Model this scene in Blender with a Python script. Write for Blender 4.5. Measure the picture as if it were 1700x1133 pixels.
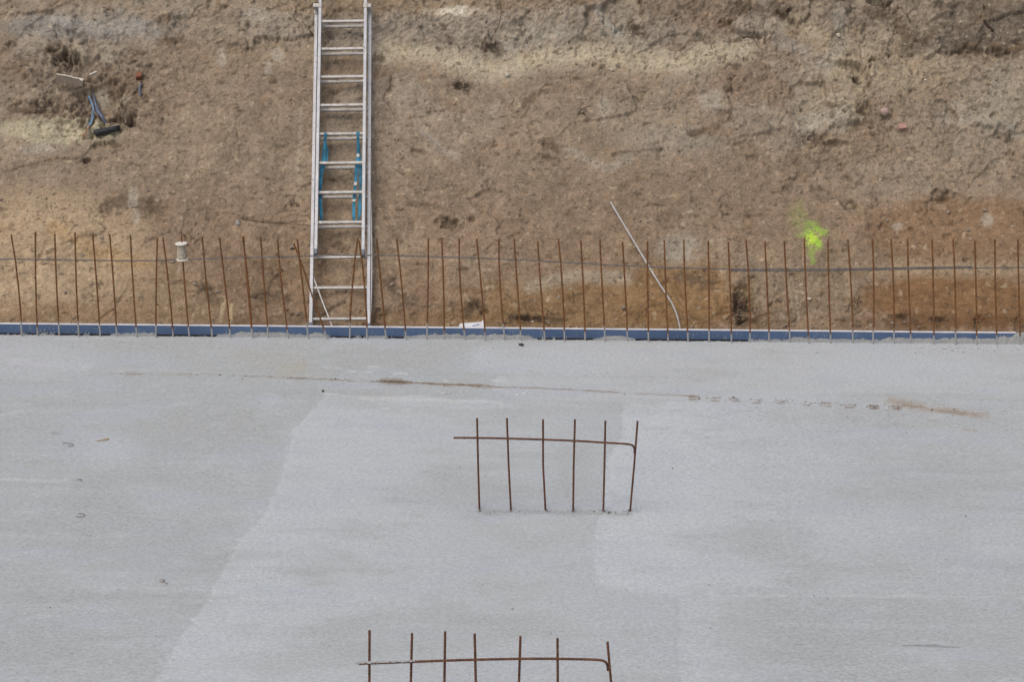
import bpy, math, random
import numpy as np

random.seed(7)
rng = np.random.default_rng(11)
scene = bpy.context.scene
for o in list(bpy.data.objects):
    bpy.data.objects.remove(o, do_unlink=True)
COL = scene.collection

# ------------------------------------------------------------------ camera
H, PITCH, YAW, LENS = 5.35, math.radians(20.5), math.radians(1.5), 70.0
cam_d = bpy.data.cameras.new('camera')
cam_d.sensor_width = 36.0
cam_d.lens = LENS
cam_d.clip_start = 0.1
cam_d.clip_end = 500.0
cam = bpy.data.objects.new('camera', cam_d)
COL.objects.link(cam)
cam.location = (0, 0, H)
cam.rotation_euler = (math.pi / 2 - PITCH, 0, YAW)
scene.camera = cam

# ------------------------------------------------------------------ sky and light (overcast)
SUN_EL, SUN_AZ = math.radians(58), math.radians(215)      # azimuth clockwise from +Y
world = bpy.data.worlds.new('World')
scene.world = world
world.use_nodes = True
wn, wl = world.node_tree.nodes, world.node_tree.links
wn.clear()
w_out = wn.new('ShaderNodeOutputWorld')
w_bg = wn.new('ShaderNodeBackground')
w_sky = wn.new('ShaderNodeTexSky')
w_sky.sky_type = 'NISHITA'
w_sky.sun_disc = False
w_sky.sun_elevation = SUN_EL
w_sky.sun_rotation = SUN_AZ
w_sky.air_density = 1.0
w_sky.dust_density = 6.0
w_sky.ozone_density = 1.0
w_bg.inputs['Strength'].default_value = 0.10
wl.new(w_sky.outputs[0], w_bg.inputs['Color'])
wl.new(w_bg.outputs[0], w_out.inputs['Surface'])
sun_d = bpy.data.lights.new('sun', 'SUN')
sun_d.energy = 1.1
sun_d.angle = math.radians(60)
sun_d.color = (1.0, 0.995, 0.98)
sun = bpy.data.objects.new('sun', sun_d)
COL.objects.link(sun)
sun.location = (-6, -6, 14)
sun.rotation_euler = (math.pi / 2 - SUN_EL, 0, math.pi - SUN_AZ)
scene.view_settings.view_transform = 'Standard'
scene.view_settings.look = 'None'
scene.view_settings.exposure = 0.08
scene.view_settings.gamma = 1.0
scene.view_settings.use_curve_mapping = False

# ------------------------------------------------------------------ survey: photograph measurements -> places in the pit
F_ = np.array([-math.sin(YAW) * math.cos(PITCH), math.cos(YAW) * math.cos(PITCH), -math.sin(PITCH)])
R_ = np.array([math.cos(YAW), math.sin(YAW), 0.0])
U_ = np.cross(R_, F_)
FP = LENS / 36.0 * 1700.0
C_ = np.array([0, 0, H])
def ray(x, y): return F_ + R_ * (x - 850) / FP + U_ * (566.5 - y) / FP
def fl(x, y, z=0.0):
    r = ray(x, y); return C_ + r * ((z - H) / r[2])
def pl(x, y, Y):
    r = ray(x, y); return C_ + r * (Y / r[1])
def project(P):
    d = P - C_
    w = d @ F_
    return 850 + FP * (d @ R_) / w, 566.5 - FP * (d @ U_) / w

Y_BAR = 14.317          # row of starter bars
Y_BOARD = 14.43         # front face of the formwork board
SE = math.radians(45)   # slope of the excavation face
S0 = np.array([0, 14.62, -0.015])
SV = np.array([0, math.cos(SE), math.sin(SE)])
SN = np.array([0, -math.sin(SE), math.cos(SE)])
def sl(x, y, off=0.0):
    """photo point -> (world x, distance v up the slope) on the plane `off` above the slope"""
    r = ray(x, y)
    o = S0 + SN * off
    t = ((o - C_) @ SN) / (r @ SN)
    p = C_ + r * t
    return p[0], (p - o) @ SV
def slw(x, y, off=0.0):
    u, v = sl(x, y, off)
    return np.array([u, 0, 0]) + S0 * np.array([0, 1, 1]) + SV * v + SN * off

# ------------------------------------------------------------------ noise
_perm = rng.permutation(512).astype(np.int64)
def vn(x, y, seed=0):
    xi = np.floor(x).astype(np.int64); yi = np.floor(y).astype(np.int64)
    fx = x - xi; fy = y - yi
    ux = fx * fx * fx * (fx * (fx * 6 - 15) + 10); uy = fy * fy * fy * (fy * (fy * 6 - 15) + 10)
    def g(a, b, dx, dy):
        h = _perm[(_perm[(a + seed * 37) & 511] + b) & 511]
        an = h * (2 * math.pi / 512.0)
        return np.cos(an) * dx + np.sin(an) * dy
    n00 = g(xi, yi, fx, fy); n10 = g(xi + 1, yi, fx - 1, fy)
    n01 = g(xi, yi + 1, fx, fy - 1); n11 = g(xi + 1, yi + 1, fx - 1, fy - 1)
    return 1.5 * ((n00 * (1 - ux) + n10 * ux) * (1 - uy) + (n01 * (1 - ux) + n11 * ux) * uy)
def fbm(x, y, oct=4, seed=0, gain=0.5):
    s = 0; a = 1; f = 1
    for i in range(oct):
        s = s + a * vn(x * f + 13.1 * i, y * f - 7.7 * i, seed + i)
        a *= gain; f *= 2.03
    return s
def sstep(a, b, x):
    t = np.clip((x - a) / (b - a), 0, 1)
    return t * t * (3 - 2 * t)
def lin(c):
    c = np.asarray(c, float) / 255.0
    return np.where(c <= 0.04045, c / 12.92, ((c + 0.055) / 1.055) ** 2.4)
def seg_dist(X, Y, pts):
    d = np.full(X.shape, 1e9)
    for (x0, y0), (x1, y1) in zip(pts[:-1], pts[1:]):
        dx, dy = x1 - x0, y1 - y0
        t = np.clip(((X - x0) * dx + (Y - y0) * dy) / (dx * dx + dy * dy + 1e-9), 0, 1)
        d = np.minimum(d, np.hypot(X - x0 - t * dx, Y - y0 - t * dy))
    return d
def poly_sd(X, Y, pts):
    ins = np.zeros(X.shape, bool)
    n = len(pts)
    for i in range(n):
        x0, y0 = pts[i]; x1, y1 = pts[(i + 1) % n]
        if y0 == y1: continue
        c = ((y0 > Y) != (y1 > Y)) & (X < (x1 - x0) * (Y - y0) / (y1 - y0) + x0)
        ins ^= c
    d = seg_dist(X, Y, list(pts) + [pts[0]])
    return np.where(ins, d, -d)

# ------------------------------------------------------------------ materials
def new_mat(name, rough=0.8, metal=0.0, spec=0.5):
    m = bpy.data.materials.new(name)
    m.use_nodes = True
    nt = m.node_tree
    b = nt.nodes['Principled BSDF']
    b.inputs['Roughness'].default_value = rough
    b.inputs['Metallic'].default_value = metal
    b.inputs['Specular IOR Level'].default_value = spec
    return m, nt, b
def N(nt, t, **kw):
    n = nt.nodes.new(t)
    for k, v in kw.items():
        if k.startswith('i_'):
            n.inputs[k[2:].replace('_', ' ')].default_value = v
        else:
            setattr(n, k, v)
    return n
def noise_n(nt, vec, scale, detail=4, rough=0.55, stretch=None):
    if stretch is not None:
        mp = N(nt, 'ShaderNodeMapping'); mp.inputs['Scale'].default_value = stretch
        nt.links.new(vec, mp.inputs['Vector']); vec = mp.outputs[0]
    n = N(nt, 'ShaderNodeTexNoise')
    n.inputs['Scale'].default_value = scale; n.inputs['Detail'].default_value = detail; n.inputs['Roughness'].default_value = rough
    nt.links.new(vec, n.inputs['Vector'])
    return n.outputs['Fac']
def ramp(nt, fac, stops):
    r = N(nt, 'ShaderNodeValToRGB')
    e = r.color_ramp.elements
    while len(e) < len(stops): e.new(0.5)
    for el, (p, c) in zip(e, stops):
        el.position = p
        el.color = (*c, 1.0) if len(c) == 3 else c
    nt.links.new(fac, r.inputs['Fac'])
    return r.outputs['Color']
def mix(nt, fac, a, b, mode='MIX'):
    m = N(nt, 'ShaderNodeMix', data_type='RGBA', blend_type=mode)
    for s, v in ((0, fac), (6, a), (7, b)):
        if hasattr(v, 'is_output'): nt.links.new(v, m.inputs[s])
        else: m.inputs[s].default_value = v if s == 0 else ((*v, 1.0) if len(v) == 3 else v)
    return m.outputs[2]
def bump(nt, b, h, strength, dist):
    bp = N(nt, 'ShaderNodeBump'); bp.inputs['Strength'].default_value = strength; bp.inputs['Distance'].default_value = dist
    nt.links.new(h, bp.inputs['Height']); nt.links.new(bp.outputs[0], b.inputs['Normal'])
def objc(nt): return N(nt, 'ShaderNodeTexCoord').outputs['Object']
def grey(v): return (v, v, v)

def simple(name, c, rough=0.7, var=0.15, scale=60, metal=0.0, spec=0.5, bmp=0.0):
    m, nt, b = new_mat(name, rough, metal, spec)
    co = objc(nt)
    f = noise_n(nt, co, scale)
    c = np.asarray(c, float)
    nt.links.new(ramp(nt, f, [(0.3, tuple(c * (1 - var))), (0.7, tuple(np.minimum(c * (1 + var), 1)))]), b.inputs['Base Color'])
    if bmp: bump(nt, b, f, 0.6, bmp)
    return m

M = {}
# earth: vertex colours carry the strata, the nodes add grain
m, nt, b = new_mat('earth', 0.95, 0, 0.15)
co = objc(nt)
at = N(nt, 'ShaderNodeAttribute', attribute_name='strata')
g1 = ramp(nt, noise_n(nt, co, 95, 5, 0.75), [(0.28, grey(0.62)), (0.5, grey(1.0)), (0.72, grey(1.30))])
g2 = ramp(nt, noise_n(nt, co, 28, 5, 0.65), [(0.25, grey(0.80)), (0.5, grey(1.0)), (0.75, grey(1.17))])
c1 = mix(nt, 1.0, mix(nt, 1.0, at.outputs['Color'], g1, 'MULTIPLY'), g2, 'MULTIPLY')
nt.links.new(c1, b.inputs['Base Color'])
bump(nt, b, noise_n(nt, co, 110, 6, 0.75), 0.8, 0.010)
M['earth'] = m

m, nt, b = new_mat('concrete', 0.9, 0, 0.25)
co = objc(nt)
at = N(nt, 'ShaderNodeAttribute', attribute_name='strata')
g1 = ramp(nt, noise_n(nt, co, 55, 4, 0.75, (0.55, 1, 1)), [(0.25, grey(0.80)), (0.5, grey(1.0)), (0.75, grey(1.18))])
g2 = ramp(nt, noise_n(nt, co, 95, 3, 0.7, (0.6, 1, 1)), [(0.28, grey(0.78)), (0.5, grey(1.0)), (0.72, grey(1.18))])
gm = ramp(nt, noise_n(nt, co, 1.6, 3, 0.6), [(0.35, grey(0.5)), (0.65, grey(1.15))])
g2 = mix(nt, gm, grey(1.0), g2)
c1 = mix(nt, 1.0, mix(nt, 1.0, at.outputs['Color'], g1, 'MULTIPLY'), g2, 'MULTIPLY')
nt.links.new(c1, b.inputs['Base Color'])
bump(nt, b, noise_n(nt, co, 90, 4, 0.7, (0.5, 1, 1)), 0.5, 0.004)
M['concrete'] = m

m, nt, b = new_mat('rough_concrete', 0.95, 0, 0.2)
co = objc(nt)
nt.links.new(ramp(nt, noise_n(nt, co, 45, 6, 0.7), [(0.25, (0.24, 0.25, 0.245)), (0.5, (0.36, 0.37, 0.365)), (0.75, (0.47, 0.475, 0.47))]), b.inputs['Base Color'])
bump(nt, b, noise_n(nt, co, 130, 5, 0.7), 1.0, 0.01)
M['rough_concrete'] = m

def rust_mat(name, dark, light, coat):
    m, nt, b = new_mat(name, 0.85, 0.0, 0.3)
    co = objc(nt)
    rnd = N(nt, 'ShaderNodeObjectInfo').outputs['Random']
    base = ramp(nt, noise_n(nt, co, 35, 5, 0.7), [(0.3, dark), (0.62, light)])
    if coat:
        sx = N(nt, 'ShaderNodeSeparateXYZ'); nt.links.new(co, sx.inputs[0])
        # cement paste clinging to the foot of the bar up to an uneven height
        mr = N(nt, 'ShaderNodeMath', operation='MULTIPLY_ADD'); nt.links.new(rnd, mr.inputs[0]); mr.inputs[1].default_value = 0.10; mr.inputs[2].default_value = coat
        nz = N(nt, 'ShaderNodeMath', operation='MULTIPLY_ADD'); nt.links.new(noise_n(nt, co, 22, 3), nz.inputs[0]); nz.inputs[1].default_value = 0.16; nt.links.new(sx.outputs['Z'], nz.inputs[2])
        sb = N(nt, 'ShaderNodeMath', operation='SUBTRACT'); nt.links.new(nz.outputs[0], sb.inputs[0]); nt.links.new(mr.outputs[0], sb.inputs[1])
        fac = ramp(nt, sb.outputs[0], [(0.06, grey(1)), (0.085, grey(0))])
        base = mix(nt, fac, base, (0.36, 0.355, 0.34))
        sp = ramp(nt, noise_n(nt, co, 60, 2), [(0.69, grey(0)), (0.72, grey(1))])
        base = mix(nt, sp, base, (0.38, 0.36, 0.33))
    nt.links.new(base, b.inputs['Base Color'])
    bump(nt, b, noise_n(nt, co, 300, 3), 0.5, 0.001)
    return m
M['rust'] = rust_mat('rust', (0.075, 0.036, 0.018), (0.225, 0.098, 0.034), 0.05)
M['rust_dark'] = rust_mat('rust_dark', (0.045, 0.024, 0.016), (0.16, 0.07, 0.035), 0.0)
M['rust_foot'] = rust_mat('rust_foot', (0.045, 0.024, 0.016), (0.16, 0.07, 0.035), 0.005)
M['rust_plain'] = rust_mat('rust_plain', (0.10, 0.045, 0.018), (0.27, 0.115, 0.035), 0.0)
M['steel'] = simple('steel', (0.125, 0.118, 0.115), 0.55, 0.4, 40, 0.1)

m, nt, b = new_mat('aluminium', 0.5, 0.25, 0.5)
co = objc(nt)
base = ramp(nt, noise_n(nt, co, 7, 4), [(0.3, (0.37, 0.38, 0.40)), (0.7, (0.49, 0.50, 0.52))])
base = mix(nt, ramp(nt, noise_n(nt, co, 45, 5, 0.7), [(0.55, grey(0)), (0.75, grey(0.6))]), base, (0.45, 0.41, 0.36))
base = mix(nt, ramp(nt, noise_n(nt, co, 70, 3, 0.6), [(0.61, grey(0)), (0.66, grey(1))]), base, (0.16, 0.14, 0.12))
nt.links.new(base, b.inputs['Base Color'])
M['alu'] = m
m, nt, b = new_mat('muddy_aluminium', 0.65, 0.1, 0.4)
co = objc(nt)
base = ramp(nt, noise_n(nt, co, 18, 5, 0.7), [(0.3, (0.36, 0.33, 0.29)), (0.62, (0.57, 0.55, 0.52))])
base = mix(nt, ramp(nt, noise_n(nt, co, 38, 5, 0.65), [(0.60, grey(0)), (0.68, grey(1))]), base, (0.17, 0.14, 0.11))
nt.links.new(base, b.inputs['Base Color'])
M['alu_dirty'] = m
M['cap'] = simple('cap_plastic', (0.13, 0.15, 0.18), 0.6, 0.2)

m, nt, b = new_mat('blue_board', 0.55, 0, 0.4)
co = objc(nt)
base = ramp(nt, noise_n(nt, co, 6, 5, 0.6), [(0.3, (0.085, 0.14, 0.26)), (0.7, (0.115, 0.18, 0.31))])
base = mix(nt, ramp(nt, noise_n(nt, co, 60, 4, 0.7, (1, 1, 0.5)), [(0.64, grey(0)), (0.70, grey(0.9))]), base, (0.40, 0.42, 0.43))
# broad smears of cement towards the two ends of the run
sx = N(nt, 'ShaderNodeSeparateXYZ'); nt.links.new(co, sx.inputs[0])
ends = ramp(nt, sx.outputs['X'], [(0.0, grey(0)), (1.0, grey(1))])
base = mix(nt, ramp(nt, noise_n(nt, co, 26, 5, 0.75, (1, 1, 0.45)), [(0.60, grey(0)), (0.70, grey(0.75))]), base, (0.33, 0.36, 0.38))
nt.links.new(base, b.inputs['Base Color'])
M['blue'] = m
M['board_edge'] = simple('board_edge', (0.74, 0.74, 0.76), 0.6, 0.12, 14)
M['white_pvc'] = simple('white_pvc', (0.62, 0.61, 0.60), 0.45, 0.12, 25)
M['grey_pvc'] = simple('grey_pvc', (0.46, 0.455, 0.46), 0.5, 0.15, 25)
M['cream'] = simple('cream_plastic', (0.74, 0.70, 0.62), 0.5, 0.08, 60)
M['string'] = simple('wound_string', (0.43, 0.385, 0.31), 0.8, 0.3, 90, bmp=0.004)
M['strap'] = simple('blue_webbing', (0.024, 0.155, 0.245), 0.8, 0.55, 12, bmp=0.001)
M['strap_pale'] = simple('webbing_tag', (0.45, 0.45, 0.42), 0.75, 0.3, 60)
M['paper'] = simple('paper', (0.80, 0.80, 0.82), 0.7, 0.04, 20)
M['print'] = simple('blue_print', (0.10, 0.15, 0.40), 0.7, 0.1, 20)
M['brick'] = simple('brick_red', (0.215, 0.085, 0.05), 0.9, 0.25, 80, bmp=0.003)
M['brick_pink'] = simple('brick_pink', (0.42, 0.24, 0.20), 0.9, 0.2, 60, bmp=0.003)
M['stone_pink'] = simple('stone_pink', (0.44, 0.315, 0.265), 0.9, 0.2, 50, bmp=0.004)
M['stone_grey'] = simple('stone_grey', (0.33, 0.31, 0.29), 0.9, 0.2, 50, bmp=0.004)
M['stone_pale'] = simple('stone_pale', (0.55, 0.50, 0.40), 0.9, 0.2, 50, bmp=0.004)
M['stone_dark'] = simple('stone_dark', (0.055, 0.05, 0.05), 0.9, 0.3, 50, bmp=0.004)
M['black_pipe'] = simple('black_pipe', (0.022, 0.024, 0.026), 0.55, 0.3, 40, bmp=0.002)
M['cable_blue'] = simple('cable_blue', (0.11, 0.27, 0.42), 0.5, 0.25, 30)
M['cable_grey'] = simple('cable_grey', (0.22, 0.25, 0.30), 0.6, 0.25, 30)
M['cable_white'] = simple('cable_white', (0.50, 0.50, 0.50), 0.6, 0.2, 30)
M['copper'] = simple('copper', (0.40, 0.23, 0.14), 0.6, 0.3, 40)
M['slate_tape'] = simple('grey_tape', (0.11, 0.135, 0.19), 0.6, 0.3, 40)
M['chip'] = simple('fibre_board', (0.145, 0.118, 0.092), 0.9, 0.25, 40, bmp=0.002)
M['chip_edge'] = simple('fibre_board_edge', (0.68, 0.62, 0.52), 0.9, 0.1, 40)
M['root'] = simple('root', (0.055, 0.038, 0.026), 0.95, 0.4, 60)
M['straw'] = simple('straw', (0.42, 0.31, 0.17), 0.9, 0.3, 60)
M['clod'] = simple('clod', (0.27, 0.215, 0.165), 0.95, 0.35, 45, bmp=0.006)
M['crumb'] = simple('crumb', (0.19, 0.135, 0.095), 0.95, 0.4, 50, bmp=0.004)
M['pebble'] = simple('pebble', (0.46, 0.42, 0.36), 0.9, 0.4, 9)
M['grit'] = simple('grit', (0.10, 0.095, 0.09), 0.9, 0.5, 9)
M['crumb_grey'] = simple('crumb_grey', (0.15, 0.15, 0.145), 0.95, 0.4, 50, bmp=0.004)
M['wire'] = simple('tie_wire', (0.09, 0.09, 0.09), 0.6, 0.3, 60, 0.3)
M['topsoil'] = simple('topsoil', (0.16, 0.12, 0.085), 0.95, 0.3, 6, bmp=0.02)

# ------------------------------------------------------------------ mesh helpers
def frame_of(t):
    t = t / (np.linalg.norm(t) + 1e-12)
    a = np.array([0, 0, 1.0]) if abs(t[2]) < 0.9 else np.array([1.0, 0, 0])
    n = np.cross(t, a); n /= np.linalg.norm(n)
    return n, np.cross(t, n)
class MB:
    def __init__(self): self.v = []; self.f = []
    def add(self, vs, fs):
        o = len(self.v)
        self.v += [tuple(map(float, p)) for p in vs]
        self.f += [tuple(i + o for i in q) for q in fs]
        return self
    def box(self, c, ax, ay, az):
        """c centre, ax/ay/az half-extent vectors"""
        c, ax, ay, az = map(np.asarray, (c, ax, ay, az))
        s = [(-1, -1, -1), (1, -1, -1), (1, 1, -1), (-1, 1, -1), (-1, -1, 1), (1, -1, 1), (1, 1, 1), (-1, 1, 1)]
        vs = [c + ax * a + ay * b_ + az * d for a, b_, d in s]
        fs = [(0, 3, 2, 1), (4, 5, 6, 7), (0, 1, 5, 4), (1, 2, 6, 5), (2, 3, 7, 6), (3, 0, 4, 7)]
        if np.dot(np.cross(ax, ay), az) < 0: fs = [q[::-1] for q in fs]
        return self.add(vs, fs)
    def tube(self, path, r, sides=8, ribs=0.0, caps=True):
        path = [np.asarray(p, float) for p in path]
        n = len(path); rr = r if hasattr(r, '__len__') else [r] * n
        vs, fs = [], []
        n0 = None
        for i in range(n):
            t = path[min(i + 1, n - 1)] - path[max(i - 1, 0)]
            if n0 is None: a, b_ = frame_of(t)
            else:
                t = t / (np.linalg.norm(t) + 1e-12)
                a = n0 - t * np.dot(n0, t); a /= np.linalg.norm(a); b_ = np.cross(t, a)
            n0 = a
            q = rr[i] * (1 + (ribs if i % 2 else -ribs))
            for k in range(sides):
                an = 2 * math.pi * k / sides
                vs.append(path[i] + q * (math.cos(an) * a + math.sin(an) * b_))
        for i in range(n - 1):
            for k in range(sides):
                k2 = (k + 1) % sides
                fs.append((i * sides + k, i * sides + k2, (i + 1) * sides + k2, (i + 1) * sides + k))
        if caps:
            fs.append(tuple(range(sides))[::-1]); fs.append(tuple((n - 1) * sides + k for k in range(sides)))
        return self.add(vs, fs)
    def lathe(self, c, axis, prof, sides=28):
        """prof: list of (distance along axis, radius)"""
        axis = np.asarray(axis, float); axis /= np.linalg.norm(axis)
        a, b_ = frame_of(axis)
        vs, fs = [], []
        for h, r in prof:
            for k in range(sides):
                an = 2 * math.pi * k / sides
                vs.append(np.asarray(c) + axis * h + r * (math.cos(an) * a + math.sin(an) * b_))
        n = len(prof)
        for i in range(n - 1):
            for k in range(sides):
                k2 = (k + 1) % sides
                fs.append((i * sides + k, i * sides + k2, (i + 1) * sides + k2, (i + 1) * sides + k))
        fs.append(tuple(range(sides))[::-1]); fs.append(tuple((n - 1) * sides + k for k in range(sides)))
        return self.add(vs, fs)
    def ribbon(self, path, wdir, widths, thick, ndir):
        """webbing: centreline, width direction, widths, thickness along ndir"""
        path = [np.asarray(p, float) for p in path]; n = len(path)
        ww = widths if hasattr(widths, '__len__') else [widths] * n
        vs, fs = [], []
        for p, w_ in zip(path, ww):
            for a, d in ((-1, -1), (1, -1), (1, 1), (-1, 1)):
                vs.append(p + wdir * (a * w_ / 2) + ndir * (d * thick / 2))
        for i in range(n - 1):
            for k in range(4):
                k2 = (k + 1) % 4
                fs.append((i * 4 + k, i * 4 + k2, (i + 1) * 4 + k2, (i + 1) * 4 + k))
        fs.append((3, 2, 1, 0)); fs.append(tuple((n - 1) * 4 + k for k in range(4)))
        return self.add(vs, fs)
    def build(self, name, mat, parent=None, origin=(0, 0, 0), smooth=False):
        o3 = np.asarray(origin, float)
        me = bpy.data.meshes.new(name)
        me.from_pydata([tuple(np.asarray(p) - o3) for p in self.v], [], self.f)
        me.materials.append(mat)
        if smooth: me.polygons.foreach_set('use_smooth', [True] * len(me.polygons))
        me.update()
        o = bpy.data.objects.new(name, me)
        COL.objects.link(o)
        if parent is not None:
            o.parent = parent
            q = parent
            while q is not None:
                o3 = o3 - np.asarray(q.location); q = q.parent
        o.location = o3
        return o
def empty(name, loc):
    o = bpy.data.objects.new(name, None)
    o.empty_display_size = 0.1
    COL.objects.link(o); o.location = tuple(map(float, loc))
    return o
def tag(o, label=None, cat=None, group=None, kind=None):
    if label: o['label'] = label
    if cat: o['category'] = cat
    if group: o['group'] = group
    if kind: o['kind'] = kind
    return o
def grid_mesh(name, P, mat, cols=None, smooth=True):
    nv, nu = P.shape[:2]
    me = bpy.data.meshes.new(name)
    me.vertices.add(nu * nv)
    me.vertices.foreach_set('co', P.reshape(-1).astype(np.float32))
    idx = np.arange(nu * nv).reshape(nv, nu)
    q = np.stack([idx[:-1, :-1], idx[:-1, 1:], idx[1:, 1:], idx[1:, :-1]], -1).reshape(-1, 4)
    nf = len(q)
    me.loops.add(nf * 4); me.polygons.add(nf)
    me.loops.foreach_set('vertex_index', q.reshape(-1).astype(np.int32))
    me.polygons.foreach_set('loop_start', (np.arange(nf) * 4).astype(np.int32))
    me.polygons.foreach_set('loop_total', np.full(nf, 4, np.int32))
    me.update(calc_edges=True)
    if smooth: me.polygons.foreach_set('use_smooth', np.ones(nf, bool))
    if cols is not None:
        a = me.attributes.new('strata', 'FLOAT_COLOR', 'POINT')
        c4 = np.ones((nu * nv, 4), np.float32); c4[:, :3] = cols.reshape(-1, 3)
        a.data.foreach_set('color', c4.reshape(-1))
    me.materials.append(mat)
    o = bpy.data.objects.new(name, me); COL.objects.link(o)
    return o
def rock(mb, c, r, sq=(1, 1, 1), jit=0.28, sub=1):
    """an irregular lump of 20 or 80 faces"""
    t = (1 + 5 ** 0.5) / 2
    vs = [(-1, t, 0), (1, t, 0), (-1, -t, 0), (1, -t, 0), (0, -1, t), (0, 1, t), (0, -1, -t), (0, 1, -t), (t, 0, -1), (t, 0, 1), (-t, 0, -1), (-t, 0, 1)]
    fs = [(0, 11, 5), (0, 5, 1), (0, 1, 7), (0, 7, 10), (0, 10, 11), (1, 5, 9), (5, 11, 4), (11, 10, 2), (10, 7, 6), (7, 1, 8), (3, 9, 4), (3, 4, 2), (3, 2, 6), (3, 6, 8), (3, 8, 9), (4, 9, 5), (2, 4, 11), (6, 2, 10), (8, 6, 7), (9, 8, 1)]
    vs = [np.array(v) / np.linalg.norm(v) for v in vs]
    for _ in range(sub - 1):
        nf, cache = [], {}
        def mid(a, b_):
            k = (min(a, b_), max(a, b_))
            if k not in cache:
                p = vs[a] + vs[b_]; vs.append(p / np.linalg.norm(p)); cache[k] = len(vs) - 1
            return cache[k]
        for a, b_, c_ in fs:
            x, y, z = mid(a, b_), mid(b_, c_), mid(c_, a)
            nf += [(a, x, z), (b_, y, x), (c_, z, y), (x, y, z)]
        fs = nf
    an = random.random() * 6.28; ca, sa = math.cos(an), math.sin(an)
    out = []
    for v in vs:
        v = v * (1 + random.uniform(-jit, jit)) * np.array(sq) * r
        out.append(np.asarray(c) + np.array([v[0] * ca - v[1] * sa, v[0] * sa + v[1] * ca, v[2]]))
    mb.add(out, fs)

# ================================================================== the excavation slope
STEP = 0.008
fine_x = np.arange(-4.75, 4.30, STEP)
side_l = np.concatenate([np.linspace(-16, -8.6, 20), np.arange(-8.5, -4.76, 0.026)])
side_r = np.concatenate([np.arange(4.32, 8.2, 0.026), np.linspace(8.3, 16, 20)])
xs = np.concatenate([side_l, fine_x, side_r])
fine_v = np.arange(0.0, 3.75, STEP)
vs_ = np.concatenate([fine_v, np.arange(3.77, 5.2, 0.026), [5.2]])
U, V = np.meshgrid(xs, vs_)
base = S0[None, None, :] * np.array([0, 1, 1]) + U[..., None] * np.array([1, 0, 0]) + V[..., None] * SV
PX, PY = project(base)
I0 = len(side_l)                       # first fine column

def rowcol(px, py):
    u, v = sl(px, py)
    return (v / STEP), (u - fine_x[0]) / STEP + I0
def window(h, px, py, rx, ry, fn):
    """apply fn(dx,dy in radii) on the grid cells around a photo point"""
    r, c = rowcol(px, py)
    sx_, sy_ = rx * 2.6 / 1.9, ry * 2.6 / 1.9
    r0, r1 = int(max(0, r - sy_)), int(min(h.shape[0] - 1, r + sy_ + 1)); c0, c1 = int(max(0, c - sx_)), int(min(h.shape[1] - 1, c + sx_ + 1))
    if r1 <= r0 or c1 <= c0: return
    X, Y = PX[r0:r1, c0:c1], PY[r0:r1, c0:c1]
    fn(h[r0:r1, c0:c1], (X - px) / rx, (Y - py) / ry, (slice(r0, r1), slice(c0, c1)))

W1 = fbm(U * 1.3, V * 1.3, 4, 3)
W2 = fbm(U * 5.0, V * 5.0, 4, 9)
W3 = fbm(U * 17.0, V * 17.0, 4, 21, 0.6)
W4 = fbm(U * 60.0, V * 60.0, 3, 33, 0.6)
def blob(cx, cy, rx, ry, soft=0.45, wob=0.35):
    d = np.hypot((PX - cx) / rx, (PY - cy) / ry) + wob * (0.7 * W2 + 0.5 * W3)
    return sstep(1 + soft, 1 - soft, d)
def stroke(pts, w, soft=0.6, wob=0.5):
    d = seg_dist(PX, PY, pts) / w + wob * (0.7 * W2 + 0.6 * W3)
    return sstep(1 + soft, 1 - soft, d)

# broken chunks left by the digger's bucket: cells, each with its own tilted facet
rough_zone = np.clip(blob(880, 25, 520, 75, 0.5) + blob(1450, 110, 290, 170, 0.5) + blob(140, 110, 190, 120, 0.5) * 0.4 + blob(1270, 490, 70, 60, 0.5) * 0.5, 0, 1)
ncell = 360
fu = rng.uniform(-5.2, 4.8, ncell); fv = rng.uniform(-0.2, 4.2, ncell)
wu = U + 0.09 * W2 + 0.02 * W3; wv = V + 0.09 * fbm(U * 5 + 40, V * 5, 4, 15) + 0.02 * W3
d1 = np.full(U.shape, 1e9, np.float32); d2 = d1.copy(); ci = np.zeros(U.shape, np.int32)
for k in range(ncell):
    c0 = np.searchsorted(xs, fu[k] - 0.75); c1 = np.searchsorted(xs, fu[k] + 0.75)
    r0 = np.searchsorted(vs_, fv[k] - 0.75); r1 = np.searchsorted(vs_, fv[k] + 0.75)
    s = (slice(r0, r1), slice(c0, c1))
    d = np.hypot((wu[s] - fu[k]) * 0.8, wv[s] - fv[k]).astype(np.float32)
    nearer = d < d1[s]
    d2[s] = np.where(nearer, d1[s], np.minimum(d2[s], d)); ci[s] = np.where(nearer, k, ci[s]); d1[s] = np.minimum(d1[s], d)
tilt_u = rng.normal(0, 0.13, ncell); tilt_v = rng.normal(0, 0.13, ncell); coff = rng.normal(0, 0.013, ncell); ctint = rng.uniform(0, 1, ncell)
facet = coff[ci] + tilt_u[ci] * (wu - fu[ci]) + tilt_v[ci] * (wv - fv[ci])
edge = np.clip((d2 - d1) / 0.03, 0, 1)
facet = facet * (0.35 + 0.65 * edge)

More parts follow.
